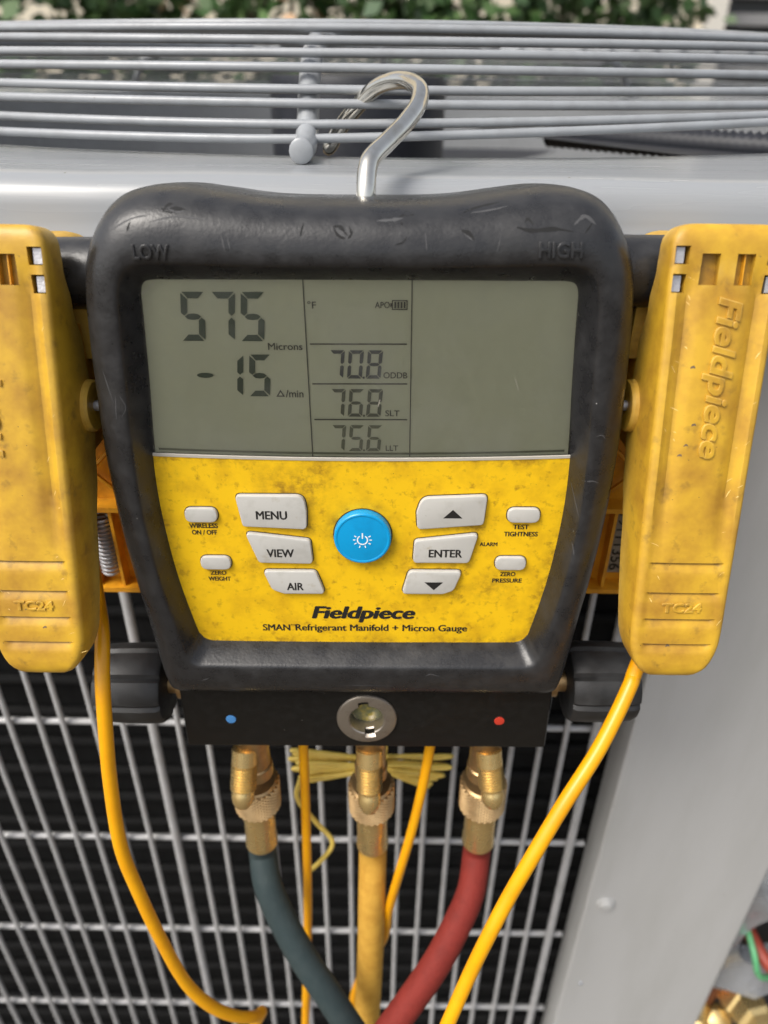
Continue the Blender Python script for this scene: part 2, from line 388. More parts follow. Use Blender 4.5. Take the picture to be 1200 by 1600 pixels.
# ================================================================== CONDENSER UNIT
unit = empty('condenser_unit', Matrix.Translation((-0.02, 0, 0)).copy(), 'grey outdoor condenser unit with wire guards, carrying the gauge', 'condenser')
UX = -0.02                                   # parts below are given in world x, moved into the unit's frame here
def ub(mb, name, m, ang=35, recalc=True):
    mb.v = [(p[0] - UX, p[1], p[2]) for p in mb.v]
    return mb.build(name, m, unit, ang, recalc)

GX, GY, GR = -0.010, 0.440, 0.42             # fan opening
X0, X1, YB = -0.500, 0.470, 0.90
ZD = .7497                                   # deck height
# --- lid: flat deck with round opening, rolled front lip
lid = MB()
n = 96; inner = []; outer = []
for k in range(n):
    a = 2*math.pi*k/n; c, s_ = math.cos(a), math.sin(a)
    inner.append((GX + .412*c, GY + .412*s_, ZD))
    tx = ((X1 if c > 0 else X0) - GX) / c if abs(c) > 1e-6 else 1e9
    ty = ((YB if s_ > 0 else -.022) - GY) / s_ if abs(s_) > 1e-6 else 1e9
    t = min(tx, ty); outer.append((GX + t*c, GY + t*s_, ZD))
inner2 = [(GX + (p[0]-GX)*.990, GY + (p[1]-GY)*.990, ZD - .0025) for p in inner]
inner3 = [(GX + (p[0]-GX)*.987, GY + (p[1]-GY)*.987, .600) for p in inner]
lid.grid([outer, inner, inner2, inner3])
ub(lid, 'lid_deck', M['lid'], 30)
prof = [(-.0200, .7499), (-.0245, .7500), (-.0285, .7494), (-.0318, .7476), (-.0342, .7448), (-.0355, .7412), (-.0360, .738),
        (-.0366, .7352), (-.0378, .7318), (-.0392, .7280), (-.0398, .7225), (-.0400, .712), (-.0390, .7085), (-.034, .7075), (-.010, .7078), (.02, .708)]
lip = MB(); rings = []
for i in range(25):
    x = X0 + (X1 - X0) * i / 24
    rings.append([(x, p[0] + .0004*math.sin(i*1.7), p[1] + .0003*math.sin(i*2.3 + 1)) for p in prof])
lip.grid(rings, False)
ub(lip, 'lid_lip', M['lid'], 40)
sk = MB()
for (xa, xb, ya, yb) in ((X0, X0+.004, -.02, YB), (X1-.004, X1, -.02, YB), (X0, X1, YB-.004, YB)): sk.box(xa, xb, ya, yb, .708, .7494)
ub(sk, 'lid_skirt', M['lid'])
# --- discharge guard: rings on radial ribs
ringprof = [(.020, .7567), (.0230, .7617), (.0262, .7670), (.0302, .7725), (.0352, .7780), (.0420, .7831), (.0505, .7883), (.0620, .7921), (.0780, .7948),
            (.0960, .7958), (.1140, .7962), (.1320, .7966), (.1500, .7968), (.1680, .7970), (.1860, .7970), (.204, .7970), (.222, .7970), (.240, .7970), (.265, .7970), (.290, .7970), (.315, .7970)]
for i, (y, z) in enumerate(ringprof):
    z -= .0015 if i > 7 else (.0007 if i == 7 else 0)
    r = GY - y; mb = MB(); ph = random.uniform(0, 6)
    ox = .004*math.sin(i*1.3)
    lift = (.030, .016, .006)[i] if i < 3 else 0
    path = [(GX + ox + r*math.cos(2*math.pi*k/128), GY + r*math.sin(2*math.pi*k/128), z + lift*max(-.03, min(.22, r*math.cos(2*math.pi*k/128)))*(1 if math.sin(2*math.pi*k/128) < 0 else 0) + .0004*math.sin(2*math.pi*k/128 + ph) + .0003*math.sin(5*2*math.pi*k/128 + ph)) for k in range(128)]
    mb.tube(path, .0016, 8, closed=True); ub(mb, 'guard_ring', M['ring'], 60)
ribp = [(.0005, .7540), (.0080, .7540), (.0170, .7545), (.0250, .7580), (.0320, .7650), (.0380, .7715), (.0450, .7765), (.0535, .7812), (.0650, .7848), (.0800, .7872), (.11, .7888), (.31, .7895)]
for k in range(8):
    a = math.radians(-90 + 45*k); mb = MB(); ca, sa = math.cos(a), math.sin(a)
    off = -.0205 if k == 0 else 0.0
    pp = spline([(GX + off + (GY - y)*ca, GY + (GY - y)*sa, z) for (y, z) in ribp], 6)
    mb.tube([pp[0] + Vector((-ca, -sa, 0))*-.0006] + pp, [.0034] + [.0042]*len(pp), 16)
    ub(mb, 'guard_rib', M['ring'], 50)
# --- fan motor, fan blades and conduit under the guard
mb = MB(); mb.lathe([(.065, .600), (.0745, .600), (.0745, .766), (.072, .772), (.02, .774)], (GX - .017, GY, 0), (0, 0, 1), 40)
ub(mb, 'fan_motor', M['motor'])
for k in range(3):
    a0 = R(-50 + 120*k); mb = MB(); rr = []
    for i in range(7):
        r = .08 + .30*i/6; row = []
        for j in range(5):
            t = j/4 - .5; aa = a0 + t*(.80 - .25*i/6)
            row.append((GX + r*math.cos(aa), GY + r*math.sin(aa), .7420 - .006*t - (.055 if k else 0)))
        rr.append(row)
    mb.grid(rr, False); ub(mb, 'fan_blade', M['motor'], 60)
mb = MB(); pth = spline([(.10, .23, .745), (.16, .17, .745), (.22, .125, .745), (.30, .085, .745)], 34)
rad = [.0065 if i % 2 else .0082 for i in range(len(pth))]; mb.tube(pth, rad, 12); ub(mb, 'ribbed_conduit', M['motor'], 80)
# --- coil behind the front guard
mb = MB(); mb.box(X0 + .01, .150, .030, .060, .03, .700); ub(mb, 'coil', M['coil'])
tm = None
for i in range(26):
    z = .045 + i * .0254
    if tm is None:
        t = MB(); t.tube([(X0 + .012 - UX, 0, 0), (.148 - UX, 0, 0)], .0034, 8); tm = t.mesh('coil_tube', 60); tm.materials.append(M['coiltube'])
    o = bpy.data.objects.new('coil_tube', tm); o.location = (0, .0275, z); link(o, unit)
# --- front guard wires
vm = {}
def vwire(x, r, y):
    if r not in vm:
        t = MB(); t.tube([(0, 0, .045), (0, 0, .25), (0, 0, .45), (0, 0, .704)], r, 10); vm[r] = t.mesh('guard_wire', 60); vm[r].materials.append(M['wire'])
    o = bpy.data.objects.new('guard_wire', vm[r]); o.location = (x - UX, y, 0); link(o, unit); return o
xs = [.1183 - .01527*k for k in range(36)]
for k, x in enumerate(xs):
    thick = k in (0, 16, 31)
    o = vwire(x + random.uniform(-.0009, .0009), .0025 if thick else .00155, -.0004 if thick else 0)
    o.rotation_euler = (random.uniform(-.003, .003), random.uniform(-.003, .003), 0)
hm = MB(); hm.tube([(X0 + .005 - UX, 0, 0), (-.1 - UX, 0, 0.0005), (.1275 - UX, 0, 0)], .0019, 10); hme = hm.mesh('guard_cross_wire', 60); hme.materials.append(M['wire'])
for i in range(7):
    o = bpy.data.objects.new('guard_cross_wire', hme); o.location = (0, .0040, .6710 - .1015*i); link(o, unit)
# --- corner panel
mb = MB(); cp = [(.1335, .012), (.1318, .010), (.1310, -.006), (.1311, -.0116), (.1316, -.0122), (.1322, -.0124), (.1330, -.0124), (.134, -.0124), (.17, -.0124), (.21, -.0124), (.232, -.0124), (.2345, -.0122), (.2362, -.0112), (.2372, -.008), (.2374, .002)]
mb.grid([[(p[0], p[1], z) for p in cp] for z in (.02, .2, .4, .6, .7075)], False); ub(mb, 'corner_panel', M['panelpaint'], 25)
for (sx, sz, rr) in ((.1433, .329, .0060),):
    mb = MB(); mb.lathe([(rr, 0), (rr*.98, .0010), (rr*.75, .0016), (rr*.72, .0016), (rr*.66, .0030), (rr*.4, .0034)], (sx, -.0124, sz), (0, -1, 0), 20); ub(mb, 'panel_screw', M['panelpaint'], 40)
mb = MB(); mb.lathe([(.0016, 0), (.0012, .0008), (.0004, .0011)], (.142, -.0124, .233), (.3, -1, 0), 10); ub(mb, 'paint_chip', M['galv'])
# --- service valve recess at the lower right corner
mb = MB(); ring = []
for k in range(40):
    a = 2*math.pi*k/40; ring.append((.2795 + .022*math.cos(a), .010, .250 + .030*math.sin(a)))
outer = []
for k in range(40):
    a = 2*math.pi*k/40; c, s_ = math.cos(a), math.sin(a)
    t = min(abs(((.34 if c > 0 else .2385) - .2795)/c) if abs(c) > 1e-6 else 9, abs(((.42 if s_ > 0 else .192) - .247)/s_) if abs(s_) > 1e-6 else 9)
    outer.append((.2795 + t*c, -.002 + .010*abs(math.sin(a*2)), .247 + t*s_))
mb.grid([outer, [(p[0], p[1]-.002, p[2]) for p in ring], [(p[0], p[1]+.012, p[2]) for p in ring]]); ub(mb, 'valve_plate', M['galv'], 50)
mb = MB(); mb.box(.2385, .36, .034, .06, .02, .70); ub(mb, 'inner_wall', M['motor'])
mb = MB(); mb.tube(spline([(.262, .022, .262), (.262, -.002, .254), (.266, -.008, .240), (.276, -.006, .231), (.290, .004, .226)], 6), .0022, 10); ub(mb, 'ground_wire', M['green'], 60)
mb = MB(); mb.tube(spline([(.268, .022, .247), (.272, .002, .244), (.281, -.006, .238), (.292, -.004, .226), (.296, 0, .205)], 6), .0048, 10); ub(mb, 'power_wire', M['redw'], 60)
mb = MB(); mb.tube(spline([(.283, .006, .345), (.277, -.006, .325), (.274, -.010, .300), (.277, -.008, .28), (.285, 0, .27)], 6), .0060, 10); ub(mb, 'control_wire', M['whitew'], 60)
for (vx, vy, vz, ax, r) in ((.281, .004, .170, (.2, -1, .25), .015), (.246, .006, .160, (-.5, -1, -.1), .009), (.262, .01, .140, (0, -.6, .9), .012)):
    mb = MB(); mb.lathe([(r*1.1, -.02), (r*1.1, 0), (r, .002), (r, .012), (r*.75, .015), (r*.75, .022), (r*.3, .024)], (vx, vy, vz), ax, 6); ub(mb, 'service_valve', M['brass'], 25)
mb = MB(); mb.lathe([(.0085, -.04), (.0085, .05)], (.252, .014, .150), (.15, .1, 1), 20); ub(mb, 'copper_line', mat('copper', (.32, .13, .07), .4, .8), 40)

def boolean_cut(o, boxes, c=None):
    c = c or MB()
    for b in boxes: c.box(*b)
    co = bpy.data.objects.new('cut', c.mesh('cut')); col.objects.link(co)
    co.parent = o.parent
    md = o.modifiers.new('b', 'BOOLEAN'); md.object = co; md.operation = 'DIFFERENCE'; md.solver = 'EXACT'
    bpy.context.view_layer.update()
    me = bpy.data.meshes.new_from_object(o.evaluated_get(bpy.context.evaluated_depsgraph_get()))
    o.modifiers.clear(); o.data = me; smooth_mesh(me, 35)
    cm = co.data; bpy.data.objects.remove(co); bpy.data.meshes.remove(cm)

# ================================================================== GAUGE
T = R(4); LEAN = R(0.55)
n0 = Vector((0, -math.cos(T), math.sin(T))); v0 = Vector((0, math.sin(T), math.cos(T))); u0 = Vector((1, 0, 0))
uA = u0*math.cos(LEAN) + v0*math.sin(LEAN); vA = v0*math.cos(LEAN) - u0*math.sin(LEAN)
G0 = Vector((-.00713, -.077, .64475))
GM = Matrix.Translation(G0) @ Matrix((uA, vA, n0)).transposed().to_4x4()
gauge = empty('digital_manifold_gauge', GM, 'black rubber cased digital refrigerant manifold with display and yellow keypad hung on a hook', 'gauge')

Bh = [(0, 104), (24, 104.4), (40, 106.3), (51, 107.5), (61, 106.6), (68.5, 103), (74, 96), (77.8, 87), (79.8, 73), (81, 53), (81.6, 33), (81, 10), (78.8, -17), (75, -46), (72.8, -58), (70, -63), (60, -63.6), (30, -63.6), (0, -63.6)]
Oh = [(0, 83.7), (22, 83.7), (40, 83.7), (52, 83.7), (59, 83.6), (61.6, 82.6), (62.6, 80), (62.9, 76), (63.3, 68), (64.2, 52), (65.6, 30), (65.6, 10), (63.4, -14), (59.4, -35.5), (58.0, -39.6), (55.4, -41.8), (50, -42.2), (28, -42.4), (0, -42.5)]
def fullloop(h): return h + [(-p[0], p[1]) for p in h[-2:0:-1]]
B2 = [(p.x, p.y) for p in spline([(a, b, 0) for a, b in fullloop(Bh)], 6, True)]
O2 = [(p.x, p.y) for p in spline([(a, b, 0) for a, b in fullloop(Oh)], 6, True)]
prof = [(-.02, -1.5), (.0, -.2), (.10, 3.8), (.20, 7.4), (.225, 8.1), (.25, 8.4), (.30, 8.6), (.42, 8.5), (.54, 7.9), (.66, 6.8), (.77, 5.0), (.86, 2.6), (.93, -.6), (.975, -4.4), (1.0, -8), (1.0, -16), (.985, -26), (.96, -36), (.90, -38)]
rings = []
for t, wv in prof:
    ring = []
    for (bu, bv), (ou, ov) in zip(B2, O2):
        k = 1.0
        # lower edge of the boot is flatter than the top
        ww = wv
        if bv < -30 and t > .3 and wv > -16: ww = wv + (min(6.0, 8.5 - wv)) * min(1, (-30 - bv)/30) * .55 if wv < 8 else wv
        ring.append(((ou + (bu-ou)*t)*MM, (ov + (bv-ov)*t)*MM, ww*MM))
    rings.append(ring)
mb = MB(); mb.grid(rings, True, False, True)
boot = mb.build('rubber_boot', M['rubber'], gauge, 45)
bvh = BVHTree.FromPolygons([v.co for v in boot.data.vertices], [p.vertices for p in boot.data.polygons])
fit_text('LOW', -60, -50, 89.9, 94.0, .05, M['rubber'], boot, 'lettering', .02, 0, 0, .55, bvh)
fit_text('HIGH', 48, 59.8, 90.8, 95.0, .05, M['rubber'], boot, 'lettering', .02, 0, 0, .55, bvh)

def drape_stroke(pts, width, m, parent, tree, lift=.05, name='scuff_mark'):
    """a thin scratch that follows the surface below it, pts in mm"""
    P = spline([(a, b, 0) for a, b in pts], 4); L_, R_ = [], []
    for i, p in enumerate(P):
        d = (P[min(i+1, len(P)-1)] - P[max(i-1, 0)]).normalized(); nn = Vector((-d.y, d.x, 0))
        wd = width * (math.sin(math.pi*(i+.25)/(len(P)-.5)) + .1) * random.uniform(.6, 1.2) / 2
        for q, lst in ((p + nn*wd, L_), (p - nn*wd, R_)):
            hit = tree.ray_cast(Vector((q.x*MM, q.y*MM, .05)), Vector((0, 0, -1)))
            z = hit[0].z if hit[0] is not None else 0
            lst.append((q.x*MM, q.y*MM, z + lift*MM))
    s = MB(); s.grid([L_, R_], False)
    return s.build(name, m, parent, 60)
for pts, wd, mm_ in (
    ([(-6.5, 98.3), (-5.2, 96.3), (-3.2, 95.4)], .9, 'gouge'), ([(-6.5, 98.3), (-4.6, 98.2), (-2.6, 96.2)], .8, 'gouge'), ([(-2.2, 98.4), (-1.6, 96.6), (-2.6, 95.4)], .7, 'gouge'),
    ([(-5.6, 97.4), (-4.3, 96.6), (-3.3, 96.0)], 1.1, 'scuff'),
    ([(-52, 102.5), (-50, 101.9), (-48, 102.4), (-45.5, 102.2)], 1.0, 'gouge'), ([(-51.5, 101.6), (-50.5, 103.2), (-49, 103.6)], .7, 'gouge'), ([(-50, 102.3), (-47.5, 101.6), (-45.6, 102.0)], .6, 'scuff'),
    ([(-14.3, 99.2), (-14.8, 97.4), (-15.1, 96)], .5, 'gouge'), ([(-60, 99.6), (-60.6, 98), (-61, 97)], .5, 'gouge'),
    ([(11, 100.5), (13, 101.2), (15, 101)], .9, 'gouge'), ([(5, 99.6), (9, 99.8), (12, 100.2)], .8, 'scuff'), ([(11.6, 99.4), (11.9, 98.6)], .5, 'gouge'),
    ([(10, 94.0), (12, 94.6), (13.2, 96.0)], .5, 'gouge'),
    ([(27.5, 97.6), (29.5, 96.8), (31, 95.2)], 1.1, 'gouge'), ([(28, 96.9), (29.5, 96.0), (30.6, 95.0)], .5, 'scuff'),
    ([(28, 101.6), (32, 102.8), (38, 104.0)], .5, 'gouge'), ([(30, 101.5), (35, 102.2), (40, 103.2)], .35, 'scuff'),
    ([(42, 98.4), (46, 97.6), (52, 98.0), (57, 97.4)], 1.0, 'gouge'), ([(44, 99.4), (45, 100.4), (46.4, 99.0)], .6, 'gouge'), ([(57, 99), (60, 101), (63, 99)], .9, 'scuff'), ([(60, 97), (62, 99.4)], .5, 'gouge'),
    ([(-55, 99.4), (-48, 100.6), (-40, 99.8)], .5, 'scuff'), ([(-66, 97), (-60, 100), (-55, 101)], .5, 'scuff'),
    ([(-36, 96), (-35.2, 92)], .4, 'scuff'), ([(-34.5, 96), (-33.8, 92.6)], .35, 'scuff'), ([(18, 97), (18.4, 92.6)], .35, 'scuff'), ([(38, 97), (37, 92)], .3, 'scuff'),
    ([(68.5, 25), (71, 25.6), (73.5, 24.8)], .45, 'scuff'), ([(70, 40), (72, 40.6), (73.4, 39.2)], .4, 'scuff'), ([(66.5, 22), (69.5, 10)], .25, 'scuff'), ([(68, 3), (68.8, -1)], .35, 'scuff'),
    ([(-72, 45), (-71, 52)], .3, 'scuff'), ([(-74, 60), (-72, 50)], .25, 'scuff'), ([(-70, 52.5), (-68.6, 48.6), (-70.2, 45.6)], .3, 'scuff'),
    ([(-58, -54), (-55, -52.6)], .4, 'scuff'), ([(22, -51), (24, -50), (27, -51)], .5, 'scuff'), ([(-8, -56), (3, -55.8), (11, -56.2)], .3, 'scuff')):
    drape_stroke(pts, wd, M[mm_], boot, bvh)

# --- yellow keypad panel and display
def bsep(u): return 28.8 + 1.3*(u/65.0)**2
Obig = [(a*1.012, b*1.008) for a, b in O2]
low = [(a, b) for a, b in Obig if b < bsep(a) - .3]; upp = [(a, b) for a, b in Obig if b > bsep(a) + .3]
# the loop starts at top centre: the upper list wraps, the lower one is contiguous
top_edge = [(66.2 - 132.4*i/40, bsep(66.2 - 132.4*i/40)) for i in range(41)]
i_first = next(i for i, p in enumerate(Obig) if p[1] < bsep(p[0]) - .3)
rightlow = low                                # goes right side down, bottom, left side up
mb = MB(); mb.poly([(p[0]*MM, p[1]*MM, 0) for p in rightlow + [(-q[0], q[1]) for q in top_edge]])
panel = mb.build('keypad_panel', M['face'], gauge)
panel.data.flip_normals() if panel.data.polygons[0].normal.z < 0 else None
half = [p for p in Obig if p[1] > bsep(p[0]) + .3]
k0 = next(i for i in range(len(Obig)) if Obig[i][1] <= bsep(Obig[i][0]) + .3)
k1 = max(i for i in range(len(Obig)) if Obig[i][1] <= bsep(Obig[i][0]) + .3)
uppl = Obig[k1+1:] + Obig[:k0]                # from left, over the top, to the right
uloop = uppl + top_edge
mb = MB(); mb.poly([(p[0]*MM, p[1]*MM, -.0017) for p in uloop]); disp = mb.build('display', M['lcd'], gauge)
if disp.data.polygons[0].normal.z < 0: disp.data.flip_normals()
mb = MB(); plate(mb, [(p[0]*MM, p[1]*MM) for p in uloop], -.0010, -.0002, 0); mb.poly([(p[0]*MM, p[1]*MM, -.0010) for p in uloop]); mb.build('display_lens', M['lens'], gauge, 30)
mb = MB(); e = [(x*.992, bsep(x)) for x in [66.2 - 132.4*i/40 for i in range(41)]]
mb.grid([[(p[0]*MM, (p[1]+dv)*MM, ww*MM) for p in e] for dv, ww in ((-.55, .0), (-.5, .25), (.35, .28), (.5, -.2))], False)
mb.build('lens_rim', M['rim'], gauge, 30)
# inner frame line of the liquid crystal cell just above the rim
mb = MB(); e2 = [(x*.975, bsep(x) + 1.35) for x, _ in e]
mb.grid([[(p[0]*MM, (p[1]+dv)*MM, -.0014) for p in e2] for dv in (-.35, .35)], False); mb.build('cell_edge', M['seg_faint'], disp)
WS = -.0013
def dline(p, q, th, m=M['seg_label']):
    a = Vector(p); b = Vector(q); d = (b-a).normalized(); nn = Vector((-d.y, d.x))*th/2
    s = MB(); s.poly([((x.x)*MM, (x.y)*MM, WS) for x in (a-nn, b-nn, b+nn, a+nn)]); s.build('divider_line', m, disp)
dline((-16.0, 83.6), (-15.4, 29.2), .34); dline((15.0, 83.6), (15.3, 29.2), .30)
dline((-14.8, 65.0), (13.8, 65.1), .42); dline((-14.6, 52.9), (14.1, 53.0), .42); dline((-14.4, 41.5), (14.3, 41.6), .42)

SEG = {'0': 'abcdef', '1': 'bc', '5': 'acdfg', '6': 'acdefg', '7': 'abc', '8': 'abcdefg', '-': 'g'}
def digit(s, ch, ur, vt, wd, ht, st, slant=.09):
    """seven segment digit whose upper right corner is at ur, vt"""
    l, r, t, b = -wd, 0.0, 0.0, -ht; g_ = st*.10; mid = -ht/2; h = st/2
    S = {'a': [(l+g_*2, t), (r-g_*2, t), (r-st-g_, t-st), (l+st+g_, t-st)],
         'd': [(l+st+g_, b+st), (r-st-g_, b+st), (r-g_*2, b), (l+g_*2, b)],
         'f': [(l, t-g_*2), (l+st, t-st-g_), (l+st, mid+h+g_), (l+st*.55, mid+g_*1.5), (l, mid+h*1.2)],
         'b': [(r, t-g_*2), (r, mid+h*1.2), (r-st*.55, mid+g_*1.5), (r-st, mid+h+g_), (r-st, t-st-g_)],
         'e': [(l, b+g_*2), (l, mid-h*1.2), (l+st*.55, mid-g_*1.5), (l+st, mid-h-g_), (l+st, b+st+g_)],
         'c': [(r, b+g_*2), (r-st, b+st+g_), (r-st, mid-h-g_), (r-st*.55, mid-g_*1.5), (r, mid-h*1.2)],
         'g': [(l+st*.62, mid), (l+st*1.1, mid+h*.8), (l+wd/2, mid+h), (r-st*1.1, mid+h*.8), (r-st*.62, mid), (r-st*1.1, mid-h*.8), (l+wd/2, mid-h), (l+st*1.1, mid-h*.8)]}
    for c in SEG[ch]: s.poly([((ur + x + y*slant)*MM, (vt + y)*MM, WS) for x, y in S[c]])
def readout(txt, ur, vt, wd, ht, st, pitch, m, slant=.09, dot=None):
    s = MB(); n_ = len(txt)
    for i, ch in enumerate(txt): digit(s, ch, ur - pitch*(n_-1-i), vt, wd, ht, st, slant)
    if dot is not None:
        x = ur - pitch*dot - wd - (pitch-wd)/2 - ht*slant; s.poly([((x+a)*MM, (vt-ht+b)*MM, WS) for a, b in ((-.32, 0), (.32, 0), (.32, .62), (-.32, .62))])
    o = s.build('readout', m, disp, recalc=False); return o
readout('575', -26.9, 79.9, 7.0, 14.1, 1.85, 8.65, M['seg_green'])
readout('15', -26.5, 61.8, 6.4, 12.9, 1.75, 8.2, M['seg_green'])
s = MB(); s.poly([((-46.7 + 2.5*math.cos(a))*MM, (55.4 + .78*math.sin(a)*(1 if abs(math.cos(a)) < .9 else .8))*MM, WS) for a in [2*math.pi*i/24 for i in range(24)]]); s.build('readout', M['seg_green'], disp, recalc=False)
readout('708', 6.8, 63.2, 4.45, 8.6, 1.05, 5.65, M['seg_blue'], dot=0)
readout('768', 6.8, 51.3, 4.45, 8.8, 1.05, 5.65, M['seg_olive'], dot=0)
readout('756', 6.7, 39.7, 4.45, 8.7, 1.05, 5.65, M['seg_faint'], dot=0)
LT = dict(w=WS/MM, material=M['seg_label'], parent=disp)
fit_text('Microns', -27.2, -17.0, 63.2, 65.3, bold=.012, **LT)
s = MB(); s.poly([(x*MM, y*MM, WS) for x, y in ((-25.7, 48.8), (-23.0, 48.8), (-24.35, 51.0))])
tri = s.build('legend_symbol', M['seg_label'], disp, recalc=False)
s = MB(); s.poly([(x*MM, y*MM, WS + .00003) for x, y in ((-25.0, 49.2), (-23.7, 49.2), (-24.35, 50.3))]); s.build('legend_symbol', M['lcd'], disp, recalc=False)
fit_text('/min', -22.8, -17.4, 48.6, 51.0, bold=.012, **LT)
fit_text('°F', -15.0, -12.5, 75.3, 77.4, bold=.01, **LT)
fit_text('APO', 4.4, 8.7, 75.5, 77.3, bold=.008, **LT)
s = MB()
for (a, b, c, d) in ((9.3, 13.8, 77.5, 77.8), (9.3, 13.8, 75.0, 75.3), (9.3, 9.6, 75.0, 77.8), (13.5, 13.8, 75.0, 77.8), (8.85, 9.3, 75.9, 76.9), (10.0, 10.55, 75.5, 77.3), (10.9, 11.45, 75.5, 77.3), (11.8, 12.35, 75.5, 77.3), (12.7, 13.2, 75.5, 77.3)):
    s.poly([(x*MM, y*MM, WS) for x, y in ((a, c), (b, c), (b, d), (a, d))])
s.build('battery_symbol', M['seg_label'], disp, recalc=False)
fit_text('ODDB', 6.9, 14.1, 54.7, 56.6, bold=.012, **LT)
fit_text('SLT', 7.5, 11.9, 42.7, 44.6, bold=.010, **LT); fit_text('LLT', 7.7, 11.6, 31.2, 33.0, bold=.006, **LT)
# hairline scratches on the lens
for pts, wd in (([(-62.0, 79.4), (-59.5, 81.2), (-57.6, 83)], .22), ([(5.3, 46.2), (5.9, 48.4)], .18), ([(46.4, 55), (47.6, 51.6)], .10)):
    P = spline([(a, b, 0) for a, b in pts], 4); s = MB()
    s.grid([[(p.x*MM + k*wd*MM/2, p.y*MM, -.00008) for p in P] for k in (-1, 1)], False); s.build('scratch', M['rim'], disp)

# --- keys
def key(poly, rad, txt=None, box=None, h=1.7, sym=None, bold=.036):
    P = mm(roundpoly(poly, rad))
    o = MB(); plate(o, P, 0, h*MM, .5*MM); k = o.build('key', M['key'], gauge, 30)
    gp = MB(); gp.poly([(x, y, .00012) for x, y in inset(P, -.00032)]); gp.build('key_grime_shade', M['grime_shade'], k, recalc=False)
    top = h + .03
    if txt: fit_text(txt, *box, top, M['ink'], k, 'key_lettering', bold)
    if sym:
        a = MB(); a.poly([(x*MM, y*MM, top*MM) for x, y in sym]); a.build('arrow_symbol', M['ink'], k, recalc=False)
    return k
key([(-40.9, 16.6), (-18.6, 16.6), (-17.9, 10.5), (-18.2, 4.2), (-39.2, 5.2)], [1.6, 6, 3, 1.6, 1.2], 'MENU', (-34.5, -24.3, 8.0, 11.1))
key([(-38.8, 2.9), (-17.2, .2), (-16.6, -9.0), (-34.9, -8.7)], [1.4, 1.6, 1.6, 1.8], 'VIEW', (-32.0, -22.8, -6.3, -3.2))
key([(-33.9, -11.9), (-15.8, -11.9), (-12.9, -21.1), (-27.2, -21.1), (-31.2, -19.4)], [1.4, 2.2, 1.4, 5, 3], 'AIR', (-26.0, -20.2, -19.4, -16.4))
key([(40.6, 17.0), (39.9, 6.2), (18.2, 4.4), (17.8, 10.5), (19.4, 16.0)], [1.6, 1.6, 1.6, 3, 6], sym=((26.5, 8.8), (32.8, 8.8), (29.6, 11.9)))
key([(38.6, 2.9), (35.9, -8.4), (17.0, -8.4), (17.4, .2)], [1.4, 1.8, 1.6, 1.6], 'ENTER', (22.2, 33.4, -6.0, -3.0))
key([(33.9, -11.7), (31.3, -19.4), (27.6, -20.9), (13.4, -20.9), (15.7, -11.7)], [1.4, 3, 5, 1.4, 2.2], sym=((21.1, -15.9), (27.5, -15.9), (24.4, -19.1)))
def pill(cx, cy, wd, ht): key([(cx-wd/2, cy-ht/2), (cx+wd/2, cy-ht/2), (cx+wd/2, cy+ht/2), (cx-wd/2, cy+ht/2)], ht*.56, h=1.4)
pill(-52.6, 9.1, 10.7, 5.3); pill(-49.6, -9.1, 10.3, 5.1); pill(52.8, 9.6, 10.7, 5.3); pill(50.0, -8.7, 10.4, 5.1)
o = MB(); pr = [(9.5, 0), (9.5, 2.3), (9.35, 2.75), (9.0, 3.05), (8.6, 3.1), (8.2, 2.95), (7.0, 3.05), (4, 3.3), (1, 3.4)]
o.lathe([(r*MM, h*MM) for r, h in pr], (.0002, .0016, 0), (0, 0, 1), 64); pw = o.build('power_button', M['blue'], gauge, 25)
gp = MB(); gp.poly([((.2 + 9.9*math.cos(a))*MM, (1.6 + 9.9*math.sin(a))*MM, .00012) for a in [2*math.pi*i/48 for i in range(48)]]); gp.build('key_grime_shade', M['grime_shade'], pw, recalc=False)
s = MB(); zt = 3.46*MM
def arcband(s, cx, cy, r, th, a0, a1, z, n_=20):
    s.grid([[((cx + (r+d)*math.cos(R(a0 + (a1-a0)*i/n_)))*MM, (cy + (r+d)*math.sin(R(a0 + (a1-a0)*i/n_)))*MM, z) for i in range(n_+1)] for d in (-th/2, th/2)], False)
arcband(s, .2, 1.5, 1.65, .42, 122, 418, zt)
s.poly([((.2+x)*MM, (1.5+y)*MM, zt) for x, y in ((-.22, .5), (.22, .5), (.22, 2.6), (-.22, 2.6))])
for a in (30, 150, 0, 180, 210, 330, 250, 290):
    c, sn = math.cos(R(a)), math.sin(R(a)); r0, r1, tw = 2.3, 3.1, .2
    s.poly([((.2 + x)*MM, (1.5 + y)*MM, zt) for x, y in ((c*r0 - sn*tw, sn*r0 + c*tw), (c*r0 + sn*tw, sn*r0 - c*tw), (c*r1 + sn*tw, sn*r1 - c*tw), (c*r1 - sn*tw, sn*r1 + c*tw))])
s.build('power_symbol', M['white'], pw, recalc=False)
# --- printed lettering on the panel
PT = dict(w=.05, material=M['ink'], parent=panel)
for t_, b_ in (('WIRELESS', (-57.2, -47.7, 3.8, 5.6)), ('ON / OFF', (-56.6, -48.2, 1.3, 3.1)), ('ZERO', (-52.1, -46.6, -14.4, -12.7)), ('WEIGHT', (-53.0, -45.3, -16.8, -15.1)),
               ('TEST', (49.8, 55.1, 4.0, 5.8)), ('TIGHTNESS', (47.0, 58.3, 1.3, 3.1)), ('ZERO', (46.9, 52.2, -14.3, -12.6)), ('PRESSURE', (44.4, 54.6, -16.9, -15.2)), ('ALARM', (39.2, 45.2, -2.5, -1.0))):
    fit_text(t_, *b_, bold=.044, **PT)
fit_text('Fieldpiece', -18.2, 18.4, -34.0, -27.1, bold=.050, shear=.22, **PT)
fit_text('®', 18.7, 19.5, -32.4, -31.6, bold=.0, **PT)
